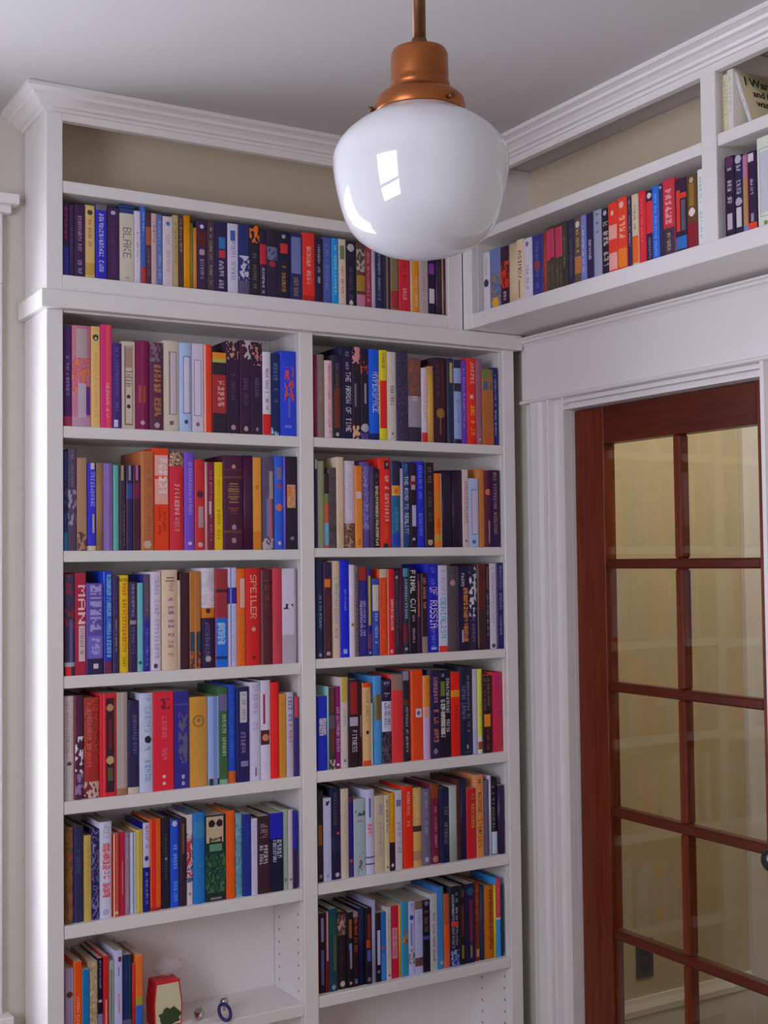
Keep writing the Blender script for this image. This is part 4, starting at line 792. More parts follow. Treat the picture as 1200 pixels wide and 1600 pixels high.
ROWS['L5'] = [
(0.0474,0.0178,0.2189,'806030','olive brown|rusty picture','h',[('I',0,1,['806030','904828','585038'])]),
(0.0659,0.0249,0.2188,'282a4c','dark navy|grey lettering','h',[('S',0,0.2,'382878'),('T',0.5,0.75,'405068')]),
(0.0913,0.0173,0.1958,'bc9c54','golden tan|','h',[('T',0.3,0.9,'a08448')]),
(0.1091,0.0177,0.2076,'241850','dark indigo|white streaks','h',[('I',0,1,['241850','706ca0','241850'])]),
(0.1274,0.0308,0.2211,'c4c4dc','white|red lettering','h',[('T',0.2,0.78,'cc3840',0.25,0.85),('T',0.2,0.78,'cc3840',0.3,0.8),('T',0.82,0.97,'9898b0',0.3,0.8),('D',0.06,0.25,'a0a0c0')]),
(0.1602,0.0144,0.1912,'b42a22','brick red|tan strip','h',[('S',0,0.2,'d8b890'),('S',0.5,0.65,'b08868'),('D',0.05,0.3,'c8a098')]),
(0.1749,0.0136,0.1944,'ac1a40','crimson|gold strip','h',[('P',0.5,0.7,0.25,0.65,'b87848')]),
(0.1889,0.0105,0.1904,'907088','mauve|pale lettering','h',[('T',0.1,0.95,'a898b0')]),
(0.2002,0.0162,0.1888,'c0cce4','bluish white|blue strip','h',[('S',0.5,0.75,'5878a8')]),
(0.2167,0.0151,0.1939,'c4ac4c','mustard|brown strip','h',[('S',0.5,0.65,'887038')]),
(0.2322,0.0179,0.2089,'141070','navy|white upper half','h',[('B',0.5,1,'b8b0cc'),('T',0.68,0.97,'a03848',0.3,0.8),('D',0.6,0.3,'302878'),('T',0.08,0.45,'8080b0')]),
(0.2506,0.0268,0.2148,'e46014','orange|red left stripe','h',[('S',0.1,0.5,'cc2014'),('B',0,0.03,'a02010')]),
(0.2796,0.0214,0.2143,'1c1428','black|grey lettering','h',[('T',0.3,0.85,'484848'),('D',0.55,0.15,'8888a0')]),
(0.3015,0.0227,0.2062,'1848c4','blue|pale lettering','h',[('T',0.4,0.72,'8098d8',0.3,0.75),('T',0.05,0.3,'5090d8',0.3,0.85),('D',0.96,0.3,'b8b0c8')]),
(0.3246,0.0178,0.2077,'301828','dark brown|','h',[('P',0.4,0.7,0.6,0.95,'604838')]),
(0.3430,0.0167,0.2146,'c4b4bc','white|red picture patch','h',[('I',0.25,0.8,['b03038','c4b4bc','485888']),('D',0.12,0.2,'707080')]),
(0.3601,0.0302,0.2176,'1a6cb4','steel blue|','h',[('B',0.72,0.9,'307ca8')]),
(0.3911,0.0525,0.2077,'102830','thick dark green|skull picture','h',[('P',0.05,0.9,0.68,0.98,'b8a088'),('D',0.9,0.17,'181018',0.3),('D',0.9,0.17,'181018',0.7),('P',0.2,0.8,0.66,0.74,'282018'),('T',0.68,0.75,'c0b090',0.25,0.75),('P',0.2,0.8,0.58,0.66,'58886c'),('I',0.1,0.55,['185038','102830','406840']),('H',0.02,0.07,'806868')]),
(0.4443,0.0246,0.2127,'e45c14','orange|','h',[('S',0.05,0.3,'d84c10')]),
(0.4695,0.0205,0.2047,'5c94ac','greyish teal|','h',[('I',0,1,['5c94ac','4c8098','70a0b0'])]),
(0.4905,0.0213,0.2005,'182884','deep blue|','h',[('T',0.2,0.9,'243c98')]),
(0.5123,0.0171,0.1865,'c4bcdc','pale lavender|','h',[('T',0.4,0.9,'a8a8c8')]),
(0.5300,0.0321,0.1907,'381828','dark maroon|white bars','h',[('T',0.37,0.62,'c0b8c4',0.1,0.4),('T',0.37,0.62,'c0b8c4',0.5,0.85),('T',0.7,0.9,'806878',0.2,0.8)]),
(0.5627,0.0365,0.1942,'100c30','black|blue upper third, white bars','h',[('B',0.68,1,'1818ac'),('T',0.36,0.66,'b0b0cc',0.2,0.45),('T',0.36,0.66,'b0b0cc',0.55,0.9)]),
(0.5996,0.0142,0.1993,'90a494','greyish green|','h',[('D',0.12,0.3,'687068')]),
(0.6142,0.0130,0.1978,'bcacb4','pinkish grey|','h',[('D',0.12,0.3,'786870')]),
(0.6277,0.0104,0.1938,'2020a4','narrow blue|dark foot','h',[('B',0,0.5,'281838')]),
]
ROWS['R5'] = [
(0.6966,0.0167,0.2318,'281c20','black|orange patch','h',[('P',0.1,0.8,0.4,0.62,'885020'),('D',0.06,0.3,'807878')]),
(0.7137,0.0228,0.2102,'bcbce4','pale lavender|dark mark at head','h',[('I',0.9,0.96,['282030','bcbce4'],0.3,0.9),('D',0.06,0.2,'8898a8')]),
(0.7373,0.0291,0.2336,'141440','dark navy|red dot and pale emblem','h',[('D',0.5,0.14,'d84048',0.7),('D',0.05,0.2,'b8a8b8',0.6),('T',0.55,0.95,'484048',0.3,0.7),('B',0.3,0.45,'182848')]),
(0.7669,0.0208,0.2288,'c0b0a0','beige|reddish lettering','h',[('T',0.5,0.85,'b08878',0.4,0.65)]),
(0.7881,0.0160,0.2072,'201478','deep blue|purple ends','h',[('B',0.92,1,'502058'),('B',0,0.2,'402070'),('D',0.2,0.3,'b03848')]),
(0.8046,0.0333,0.1979,'9cacb4','pale blue grey|small figures','h',[('I',0.78,0.86,['405058','9cacb4']),('H',0.7,0.74,'b07878'),('I',0,0.3,['785c78','9cacb4','9cacb4'],0.3,0.8)]),
(0.8387,0.0270,0.2190,'c4c4e4','white|red lettering','h',[('P',0.35,0.55,0.67,0.9,'5858a0'),('T',0.42,0.6,'d84848',0.25,0.75),('B',0.19,0.21,'505078'),('B',0.11,0.13,'505078')]),
(0.8661,0.0289,0.2006,'bcac94','beige|faint purple lettering','h',[('T',0.2,0.65,'9c90a0',0.4,0.75),('P',0.5,0.8,0.75,0.9,'9890a8')]),
(0.8956,0.0141,0.2005,'c4b494','cream|dark lettering','h',[('T',0.5,0.97,'404048',0.25,0.7),('D',0.06,0.2,'484040')]),
(0.9102,0.0186,0.2032,'d4940e','amber|dark maroon foot','h',[('B',0,0.36,'280c20'),('T',0.4,0.7,'c06810'),('D',0.07,0.25,'c0b8c0')]),
(0.9294,0.0224,0.2078,'bcb4c4','greyish white|purple lettering','h',[('P',0.2,0.85,0.8,0.88,'70689c'),('T',0.2,0.6,'a868a0',0.25,0.8)]),
(0.9554,0.0283,0.2163,'e82c0a','fiery orange|white lettering','h',[('T',0.5,0.93,'f0b0a0',0.35,0.7)]),
(0.9842,0.0274,0.2086,'c49c5c','tan|dark band','h',[('B',0.45,0.52,'402c28'),('T',0.55,0.95,'c8b080'),('B',0.08,0.2,'a48058')]),
(1.0121,0.0288,0.2033,'68607c','grey purple|pale lettering','h',[('T',0.4,0.95,'9890a8',0.35,0.65),('P',0.35,0.7,0.05,0.1,'b0b0b8')]),
(1.0416,0.0281,0.2137,'6a1838','maroon|brown head, pale lettering','h',[('B',0.82,1,'803818'),('T',0.2,0.72,'b07890',0.4,0.7),('D',0.06,0.3,'a07060')]),
(1.0702,0.0296,0.1998,'0c1440','dark navy|tan lettering','h',[('T',0.25,0.75,'786858',0.4,0.8)]),
(1.1004,0.0245,0.2031,'a4acac','pale grey green|','h',[]),
(1.1255,0.0134,0.2196,'441a18','dark brown|','h',[('T',0.2,0.9,'5c3028')]),
(1.1392,0.0172,0.2180,'141c44','navy|','h',[]),
(1.1568,0.0298,0.1898,'bc1a28','red|yellow lettering','h',[('T',0.42,0.92,'b89018',0.45,0.85)]),
(1.1879,0.0248,0.2241,'cc844c','tan orange|NORSE STORIES lettering','h',[('X', 0.12, 0.78, '4a2418', 'NORSE STORIES', 0.25, 0.75), ('H', 0.9, 0.96, '6a3820')]),
(1.2131,0.0201,0.2070,'605c70','grey|violet edge','h',[('S',0.6,0.8,'504888')]),
(1.2340,0.0055,0.2181,'c8c0dc','very thin white|','h',[]),
(1.2400,0.0230,0.2104,'100c24','black|white label at foot','h',[('P',0.1,0.9,0.01,0.3,'bcc4d4'),('T',0.3,0.95,'807460',0.2,0.5)]),
(1.2634,0.0165,0.1885,'301848','dark purple|','h',[]),
]
ROWS['L6'] = [
(0.0482,0.0182,0.1852,'a494bc','lilac|brown disc','p',[('S',0.6,0.75,'786890'),('D',0.68,0.4,'602c20')]),
(0.0670,0.0184,0.1989,'f45408','bright orange|pale lettering','p',[('S',0,0.15,'e88858'),('T',0.2,0.6,'f0a890',0.3,0.7)]),
(0.0858,0.0180,0.1768,'0a6ca4','bright blue|','p',[('S',0,0.1,'58a0c8')]),
(0.1043,0.0189,0.1918,'ac9474','tan|patterned spine','p',[('I',0,1,['ac9474','94805c','b8a080'])]),
(0.1237,0.0126,0.1958,'100c30','black|pale lettering','p',[('T',0.65,0.97,'8880b0',0.3,0.7),('D',0.5,0.3,'a8a0b0'),('B',0,0.35,'7078a0')]),
(0.1369,0.0122,0.1998,'bc1a20','red|pale strip','p',[('P',0.4,0.65,0.1,0.5,'d08888')]),
(0.1495,0.0138,0.1853,'94a094','grey green|dark strip','p',[('P',0.35,0.6,0.1,0.9,'707868')]),
(0.1639,0.0182,0.2075,'c0c0ec','white|red dots','p',[('P',0.4,0.9,0.87,0.93,'702030'),('P',0.45,0.6,0.72,0.82,'404878'),('D',0.5,0.2,'c07890'),('P',0.5,0.7,0.3,0.48,'c08078')]),
(0.1826,0.0230,0.1937,'102050','dark navy|teal streak','p',[('S',0.3,0.55,'183060'),('S',0.7,0.85,'205058'),('B',0,0.22,'585878')]),
(0.2061,0.0073,0.1693,'bc2218','very thin red|','p',[]),
(0.2139,0.0183,0.1893,'ec742a','orange|olive and blue foot','p',[('B',0,0.38,'2c5cb8'),('B',0.38,0.48,'989030')]),
]
ROWS['R6'] = [
(0.6956,0.0056,0.2085,'702010','very thin rust|','h',[]),
(0.7017,0.0164,0.2008,'181028','black|lilac streaks','h',[('P',0.3,0.8,0.65,0.95,'8880b0'),('P',0.4,0.8,0.1,0.55,'5c5c98')]),
(0.7186,0.0101,0.2025,'601418','dark red|pale strip','h',[('P',0.3,0.8,0.4,1,'b08898')]),
(0.7293,0.0237,0.2090,'0c3a4c','dark teal|olive lettering','h',[('P',0.5,0.85,0.25,0.7,'4c5430'),('B',0.68,0.9,'0c4840'),('D',0.05,0.25,'6890b0')]),
(0.7534,0.0294,0.1963,'200c18','black|face at head','h',[('I',0.7,0.97,['a87c80','402828','603c40'],0.05,0.95),('D',0.07,0.25,'b0a8a0'),('T',0.3,0.6,'382028')]),
(0.7834,0.0166,0.1923,'100818','black|amber and white lettering','h',[('P',0.2,0.7,0.65,0.9,'885018'),('P',0.3,0.7,0.5,0.58,'6080b8'),('P',0.35,0.7,0.25,0.5,'887890'),('D',0.06,0.2,'c08088')]),
(0.8004,0.0151,0.1899,'200810','blackish red|orange letters','h',[('T',0.45,0.92,'b84018',0.25,0.85),('P',0.3,0.75,0.04,0.1,'4868a0'),('B',0.93,1,'8a707c')]),
(0.8162,0.0198,0.1959,'080e3c','dark navy|','h',[]),
(0.8365,0.0186,0.1952,'140818','black|red and blue patches','h',[('P',0.3,0.8,0.6,0.92,'782018'),('P',0.1,0.7,0.48,0.58,'b03818'),('P',0.2,0.8,0.3,0.45,'4850a0'),('D',0.06,0.3,'706068')]),
(0.8560,0.0105,0.2127,'9898bc','narrow pale lavender|','h',[]),
(0.8669,0.0149,0.1788,'080820','black|white label','h',[('P',0.2,0.9,0.25,0.75,'a8a8d0'),('D',0.15,0.25,'8880a0'),('B',0.78,1,'281420')]),
(0.8823,0.0166,0.1775,'2064bc','blue|red patch','h',[('D',0.48,0.35,'905058'),('B',0.02,0.4,'3078cc')]),
(0.8996,0.0138,0.1884,'b8b0a8','cream|blue lettering','h',[('T',0.3,0.95,'8888b0'),('D',0.06,0.25,'485858')]),
(0.9139,0.0241,0.1882,'bc103a','crimson|pale panel','h',[('P',0.15,0.85,0.27,0.7,'c07890'),('T',0.3,0.68,'984060',0.3,0.7)]),
(0.9384,0.0057,0.1899,'d49424','very thin amber|','h',[]),
(0.9448,0.0230,0.1940,'2884ac','teal blue|flower picture','h',[('I',0.43,0.62,['b89020','a83028','2884ac'],0.2,0.95),('P',0,0.1,0,1,'58a0c8')]),
(0.9681,0.0189,0.1925,'acacd4','white|blue emblem','h',[('D',0.78,0.35,'2840a8'),('P',0.35,0.65,0.4,0.7,'7078a8'),('I',0.15,0.35,['685c54','807870','acacd4']),('T',0.88,0.97,'6870a0')]),
(0.9876,0.0250,0.1914,'a4a4cc','greyish white|brown ends','h',[('B',0.88,1,'6c5c48'),('I',0.1,0.22,['703c38','504048']),('T',0.7,0.85,'8890b0')]),
(1.0133,0.0218,0.1903,'100820','black|tan lettering','h',[('T',0.55,0.85,'6c5c58',0.2,0.75),('B',0.45,0.5,'403c80'),('D',0.95,0.3,'706890')]),
(1.0358,0.0231,0.2026,'acacb4','pale grey|dark lettering','h',[('T',0.1,0.75,'504c50',0.35,0.7)]),
(1.0598,0.0198,0.2175,'306cbc','blue|teal stripe','h',[('S',0.45,0.95,'3880a0'),('P',0.3,0.9,0.05,0.1,'98a0a0')]),
(1.0799,0.0197,0.1953,'cc4c1a','orange|','h',[('B',0.6,1,'a84c28'),('B',0,0.25,'c05838')]),
(1.1006,0.0271,0.2142,'101030','dark navy|white capitals, blue foot','h',[('T',0.22,0.92,'9898a8',0.15,0.45),('T',0.25,0.92,'a098a0',0.55,0.85),('P',0.1,0.9,0.5,0.56,'c83828'),('I',0,0.2,['3850a8','8898c8','182050'])]),
(1.1283,0.0216,0.2126,'140810','black|red strip','h',[('P',0.3,0.75,0.35,0.75,'601818'),('P',0.4,0.65,0.08,0.25,'806828'),('P',0.3,0.8,0.85,0.95,'403830')]),
(1.1507,0.0293,0.2139,'181040','dark blue|red strip','h',[('P',0.4,0.75,0.25,0.8,'702030'),('D',0.9,0.35,'184870'),('P',0.5,0.65,0.06,0.22,'907040')]),
(1.1806,0.0193,0.2153,'702212','brown|orange lettering','h',[('T',0.5,0.95,'b05018',0.3,0.8),('P',0.3,0.8,0.05,0.15,'a88060')]),
(1.2003,0.0130,0.2007,'282c50','slate blue|','h',[]),
(1.2139,0.0326,0.1974,'b46410','amber|dark red capitals','h',[('T',0.12,0.95,'701810',0.45,0.85),('T',0.12,0.95,'701810',0.5,0.8)]),
(1.2471,0.0040,0.1973,'c4b814','very thin yellow|','h',[]),
(1.2515,0.0159,0.2157,'2c94e4','sky blue|pinkish red upper half','h',[('B',0.5,1,'cc344c'),('B',0.47,0.5,'c0b8c8'),('T',0.55,0.95,'d87080')]),
(1.2678,0.0088,0.1966,'083450','narrow dark teal|','h',[]),
]

# ================================================================== the books
FONT = {'A': '01110 10001 10001 11111 10001 10001 10001', 'B': '11110 10001 10001 11110 10001 10001 11110', 'C': '01111 10000 10000 10000 10000 10000 01111',
        'D': '11110 10001 10001 10001 10001 10001 11110', 'E': '11111 10000 10000 11110 10000 10000 11111', 'F': '11111 10000 10000 11110 10000 10000 10000',
        'H': '10001 10001 10001 11111 10001 10001 10001', 'I': '01110 00100 00100 00100 00100 00100 01110', 'K': '10001 10010 10100 11000 10100 10010 10001',
        'L': '10000 10000 10000 10000 10000 10000 11111', 'M': '10001 11011 10101 10101 10001 10001 10001', 'N': '10001 11001 11001 10101 10011 10011 10001',
        'O': '01110 10001 10001 10001 10001 10001 01110', 'P': '11110 10001 10001 11110 10000 10000 10000', 'R': '11110 10001 10001 11110 10100 10010 10001',
        'S': '01111 10000 10000 01110 00001 00001 11110', 'T': '11111 00100 00100 00100 00100 00100 00100', 'U': '10001 10001 10001 10001 10001 10001 01110',
        'V': '10001 10001 10001 10001 01010 01010 00100', 'W': '10001 10001 10001 10101 10101 11011 10001', 'Y': '10001 10001 01010 00100 00100 00100 00100', ' ': '00000 ' * 7}
FONT = {k: np.array([[c == '1' for c in row] for row in v.split()]) for k, v in FONT.items()}
INK = 1.25

def bitmap(text):
    cols = []
    for ch in text:
        cols.append(FONT[ch]); cols.append(np.zeros((7, 1), bool))
    return np.concatenate(cols[:-1], axis=1)

def pseudo(n, rng):
    """illegible lettering: n letter-sized marks"""
    cols = []
    for i in range(n):
        if rng.random() < 0.13: g = np.zeros((5, 3), bool)
        else:
            g = rng.random((5, 3)) < 0.62
            g[:, rng.integers(0, 3)] = True
        cols.append(g); cols.append(np.zeros((5, 1), bool))
    return np.concatenate(cols, axis=1)

def paint_spine(w, h, base, decos, seed):
    rng = np.random.default_rng(seed)
    kinds = {d[0] for d in decos}
    if 'X' in kinds: cell = 0.00125
    elif kinds & set('TIDHF'): cell = 0.0019
    elif kinds: cell = 0.004
    else: cell = 1.0
    nx = max(6, int(round(w / cell))); nz = max(2, int(round(h / cell)))
    if kinds and 'S' in kinds: nx = max(nx, 10)
    C_ = np.empty((nz, nx, 3)); C_[:] = lin(base, INK)
    fx = (np.arange(nx) + 0.5) / nx; fz = (np.arange(nz) + 0.5) / nz
    FX, FZ = np.meshgrid(fx, fz)
    for d in decos:
        k = d[0]
        if k == 'B': C_[(FZ >= d[1]) & (FZ < d[2])] = lin(d[3], INK)
        elif k == 'S': C_[(FX >= d[1]) & (FX < d[2])] = lin(d[3], INK)
        elif k == 'P': C_[(FX >= d[1]) & (FX < d[2]) & (FZ >= d[3]) & (FZ < d[4])] = lin(d[5], INK)
        elif k == 'F':
            x0, x1, z0, z1 = d[1:5]
            inn = (FX >= x0) & (FX < x1) & (FZ >= z0) & (FZ < z1)
            tx = 1.2 / nx; tz = 1.2 / nz
            core = (FX >= x0+tx) & (FX < x1-tx) & (FZ >= z0+tz) & (FZ < z1-tz)
            C_[inn & ~core] = lin(d[5], INK)
        elif k == 'D':
            cx = d[4] if len(d) > 4 else 0.5
            C_[((FX-cx) * w) ** 2 + ((FZ-d[1]) * h) ** 2 < (d[2] * w) ** 2] = lin(d[3], INK)
        elif k in 'TX':
            z0, z1, col = d[1:4]
            if k == 'X':
                bmp = bitmap(d[4]); x0, x1 = (d[5], d[6]) if len(d) > 6 else (0.22, 0.78)
            else:
                x0, x1 = (d[4], d[5]) if len(d) > 5 else (0.32, 0.68)
                n = max(2, int(round((z1-z0) * h / max(0.0028, 0.72 * (x1-x0) * w))))
                bmp = pseudo(n, rng)
            R_, K_ = bmp.shape
            sel = (FX >= x0) & (FX < x1) & (FZ >= z0) & (FZ < z1)
            r = np.clip(((x1-FX) / (x1-x0) * R_).astype(int), 0, R_-1)
            c = np.clip(((z1-FZ) / (z1-z0) * K_).astype(int), 0, K_-1)
            mk = sel & bmp[r, c]
            a_ = 1.0 if k == 'X' else 0.72
            C_[mk] = a_ * np.array(lin(col, INK)) + (1 - a_) * C_[mk]
        elif k == 'H':
            z0, z1, col = d[1:4]
            n = max(1, int((z1-z0) * h / 0.006))
            sel = (FZ >= z0) & (FZ < z1) & (FX > 0.2) & (FX < 0.8)
            row = ((FZ-z0) / (z1-z0) * n * 2).astype(int)
            wd = rng.random(2*n+2) * 0.25
            C_[sel & (row % 2 == 0) & (np.abs(FX-0.5) < 0.3 - wd[np.clip(row, 0, 2*n+1)] * 0.6)] = lin(col, INK)
        elif k == 'I':
            z0, z1, cols = d[1:4]
            x0, x1 = (d[4], d[5]) if len(d) > 5 else (0, 1)
            gx = max(2, int((x1-x0) * w / 0.0048) + 1); gz = max(2, int((z1-z0) * h / 0.0075) + 1)
            G = rng.random((gz+1, gx+1))
            ax = np.clip((FX-x0) / (x1-x0), 0, 0.999) * gx; az = np.clip((FZ-z0) / (z1-z0), 0, 0.999) * gz
            ix = ax.astype(int); iz = az.astype(int); tx = ax-ix; tz = az-iz
            v = G[iz, ix]*(1-tx)*(1-tz) + G[iz, ix+1]*tx*(1-tz) + G[iz+1, ix]*(1-tx)*tz + G[iz+1, ix+1]*tx*tz
            idx = np.clip(((v-0.2) / 0.6 * len(cols)).astype(int), 0, len(cols)-1)
            pal = np.array([lin(c, INK) for c in cols])
            sel = (FX >= x0) & (FX < x1) & (FZ >= z0) & (FZ < z1)
            C_[sel] = pal[idx][sel]
    return C_

def cover_mesh(w, h, d, rnd, th, C_, side):
    """one continuous wrap-round cover: printed spine grid, two boards with thickness, open at the fore-edge"""
    nz, nx, _ = C_.shape
    fx = np.arange(nx+1) / nx; fz = np.arange(nz+1) / nz
    FX, FZ = np.meshgrid(fx, fz)
    sy = rnd * (2*FX-1) ** 2
    grid = np.stack([FX*w, sy, FZ*h], -1).reshape(-1, 3)
    ng = len(grid)
    ex = []
    def add(x, y, z): ex.append((x, y, z)); return ng + len(ex) - 1
    q = {}
    for zi, z in ((0, 0.0), (1, h)):
        q[zi] = dict(lb=add(0, d, z), rb=add(w, d, z), lib=add(th, d, z), rib=add(w-th, d, z), lif=add(th, rnd+th*0.8, z), rif=add(w-th, rnd+th*0.8, z))
    V = np.concatenate([grid, np.array(ex)])
    i = np.arange(nz)[:, None] * (nx+1) + np.arange(nx)[None, :]
    quads = np.stack([i, i+1, i+nx+2, i+nx+1], -1).reshape(-1, 4)
    left = [int(k*(nx+1)) for k in range(nz+1)]; right = [int(k*(nx+1)+nx) for k in range(nz+1)]
    bot = list(range(nx+1)); top = [nz*(nx+1)+k for k in range(nx+1)]
    a, b = q[0], q[1]
    F = [[a['lb']] + left + [b['lb']], [b['rb']] + right[::-1] + [a['rb']]]
    F += [[a['lb'], b['lb'], b['lib'], a['lib']], [a['rib'], b['rib'], b['rb'], a['rb']]]
    F += [[a['lib'], b['lib'], b['lif'], a['lif']], [a['lif'], b['lif'], b['rif'], a['rif']], [a['rif'], b['rif'], b['rib'], a['rib']]]
    F += [[b['lb'], left[-1], b['lif'], b['lib']], [b['rif'], right[-1], b['rb'], b['rib']], [b['lif']] + top + [b['rif']]]
    F += [[a['lib'], a['lif'], left[0], a['lb']], [a['rib'], a['rb'], right[0], a['rif']], [a['rif']] + bot[::-1] + [a['lif']]]
    # orient the extra faces consistently with bmesh afterwards is slow: winding above is outward already
    me = bpy.data.meshes.new('cover')
    tot = [4]*len(quads) + [len(f) for f in F]
    loops = np.concatenate([quads.reshape(-1)] + [np.array(f) for f in F])
    me.vertices.add(len(V)); me.vertices.foreach_set('co', V.reshape(-1))
    me.loops.add(len(loops)); me.loops.foreach_set('vertex_index', loops.astype(np.int32))
    me.polygons.add(len(tot))
    st = np.concatenate([[0], np.cumsum(tot)[:-1]]).astype(np.int32)
    me.polygons.foreach_set('loop_start', st)
    me.update(calc_edges=True)
    col = np.ones((len(loops), 4))
    col[:4*len(quads), :3] = np.repeat(C_.reshape(-1, 3), 4, axis=0)
    col[4*len(quads):, :3] = side
    at = me.color_attributes.new('ink', 'FLOAT_COLOR', 'CORNER')
    at.data.foreach_set('color', col.reshape(-1))
    me.validate()
    return me

ORD = ['', 'first', 'second', 'third', 'fourth', 'fifth', 'sixth', 'seventh', 'eighth', 'ninth', 'tenth', 'eleventh', 'twelfth', 'thirteenth', 'fourteenth', 'fifteenth',
       'sixteenth', 'seventeenth', 'eighteenth', 'nineteenth', 'twentieth'] + ['twenty-' + s for s in ('first', 'second', 'third', 'fourth', 'fifth', 'sixth', 'seventh', 'eighth', 'ninth')] + \
      ['thirtieth'] + ['thirty-' + s for s in ('first', 'second', 'third', 'fourth', 'fifth', 'sixth', 'seventh', 'eighth', 'ninth')] + ['fortieth'] + ['forty-' + s for s in ('first', 'second', 'third', 'fourth', 'fifth', 'sixth', 'seventh', 'eighth', 'ninth')]
# shelf: z, phrase, group, spine plane
PLACE = {'T': (2.2984, 'uppermost long row', 'paperbacks in the case above the bookcase', 0.014),
         'D': (2.2996, 'row above the door', 'paperbacks in the case above the door', None),
         'E': (2.2996, 'lower shelf beyond divider', 'books past the divider above the door', None),
         'F': (2.5247, 'top shelf beyond divider', 'books past the divider above the door', None)}
for _s, _n in (('L', 'left bay'), ('R', 'right bay')):
    _z = {'L': [1.948, 1.660, 1.3732, 1.0883, 0.8076, 0.5211], 'R': [1.948, 1.6634, 1.380, 1.0954, 0.813, 0.5314]}[_s]
    for _i in range(6):
        PLACE['%s%d' % (_s, _i+1)] = (_z[_i], '%s shelf of %s' % (ORD[_i+1], _n), 'books on %s shelf of the %s' % (ORD[_i+1], _n),
                                      {3: 0.014, 4: 0.018, 5: 0.021}.get(_i, 0.012))

def make_book(key, i, row):
    x0, w, h, base, desc, kind, decos = row
    z, place, group, yb = PLACE[key]
    seed = 1000 * (sorted(PLACE).index(key) + 1) + i
    rng = random.Random(seed)
    hard = kind == 'h' and (h > 0.195) and rng.random() < 0.6 and w > 0.012
    name = 'hardback_book' if hard else 'paperback_book'
    look, _, feat = desc.partition('|')
    label = '%s book%s, %s from left, %s' % (look, (' with ' + feat) if feat else '', ORD[i+1], place)
    if len(label.replace('-', ' ').split()) > 16: label = label.replace(' from left, ', ' on ')
    if len(label.replace('-', ' ').split()) > 16: label = label.replace(' shelf of ', ' shelf ')
    w2 = max(0.0035, w - 0.0005)
    gap = rng.uniform(0.0, 0.005)
    if key in 'DEF':
        root = empty(name, (1.1545 + 0.012 + gap, -x0, z), -math.pi/2)
        d = rng.uniform(0.104, 0.112) if h < 0.185 else 0.15
    else:
        root = empty(name, (x0, yb - 0.002 + gap, z))
        d = rng.uniform(0.104, 0.112) if key == 'T' else rng.uniform(0.125, 0.146)
    tag(root, label, 'book', group)
    C_ = paint_spine(w2, h, base, decos, seed)
    rnd = min(0.0045, w2*0.12) if hard else min(0.0012, w2*0.05)
    th = min(0.0024, w2*0.16) if hard else min(0.0006, w2*0.12)
    me = cover_mesh(w2, h, d, rnd, th, C_, lin(base, INK))
    me.materials.append(MATS['book_cloth' if (hard and rng.random() < 0.35) else 'book_gloss'])
    link(bpy.data.objects.new('cover', me), root)
    ins = 0.0032 if hard else 0.0004
    y0 = rnd + th*0.8 + 0.0002
    e = 0.0001
    pm = bpy.data.meshes.new('page_block')
    a, b, c_, dd, z0, z1 = th+e, w2-th-e, y0, d-(0.003 if hard else 0.0003), ins, h-ins
    pm.from_pydata([(a, c_, z0), (b, c_, z0), (b, dd, z0), (a, dd, z0), (a, c_, z1), (b, c_, z1), (b, dd, z1), (a, dd, z1)], [],
                   [(0, 3, 2, 1), (4, 5, 6, 7), (0, 1, 5, 4), (1, 2, 6, 5), (2, 3, 7, 6), (3, 0, 4, 7)])
    pm.materials.append(MATS['page_edges'])
    link(bpy.data.objects.new('page_block', pm), root)
    return root

N_IN = {k: len(v) for k, v in ROWS.items()}
for key, rows in ROWS.items():
    for i, row in enumerate(rows): make_book(key, i, row)


# ------------------------------------------------------------------ dark blue box on top of the off-white book in the uppermost row
_bl = ROWS['T'][6]
bb = empty('small_box', (_bl[0]-0.001, 0.02, 2.2984+_bl[2]+0.0003)); tag(bb, 'small dark blue box lying on top of the off-white BLAKE book', 'box')
paint('box_blue', lin('1c3468', 1.5), 0.5, 0.08, 80)
_p = bb.location
box('carton', (_p[0], _p[0]+0.038), (0.02, 0.10), (_p[2], _p[2]+0.014), 'box_blue', bb, 0.001)
box('lid', (_p[0]-0.0008, _p[0]+0.0388), (0.0192, 0.1008), (_p[2]+0.0142, _p[2]+0.0215), 'box_blue', bb, 0.001)

# ------------------------------------------------------------------ picture book leaning on the top shelf past the divider
lb = empty('picture_book', (1.1745, -1.030, 2.5249)); lb.rotation_euler = (0, math.radians(-19), -math.pi/2)
tag(lb, 'cream picture book with green hand lettering leaning above the door', 'book')
_C = paint_spine(0.009, 0.128, 'c4c0c4', [('T', .2, .9, '9090a8')], 77)
me = cover_mesh(0.009, 0.128, 0.150, 0.0006, 0.0014, _C, lin('b4a886', 1.5)); me.materials.append(MATS['book_gloss'])
link(bpy.data.objects.new('cover', me), lb)
pm = bpy.data.meshes.new('page_block')
a, b, c0, c1, z0, z1 = 0.0016, 0.0074, 0.0022, 0.148, 0.002, 0.126
pm.from_pydata([(a, c0, z0), (b, c0, z0), (b, c1, z0), (a, c1, z0), (a, c0, z1), (b, c0, z1), (b, c1, z1), (a, c1, z1)], [], [(0, 3, 2, 1), (4, 5, 6, 7), (0, 1, 5, 4), (1, 2, 6, 5), (2, 3, 7, 6), (3, 0, 4, 7)])
pm.materials.append(MATS['page_edges']); link(bpy.data.objects.new('page_block', pm), lb)
paint('green_ink', (0.012, 0.035, 0.02), 0.6, 0.1, 60)
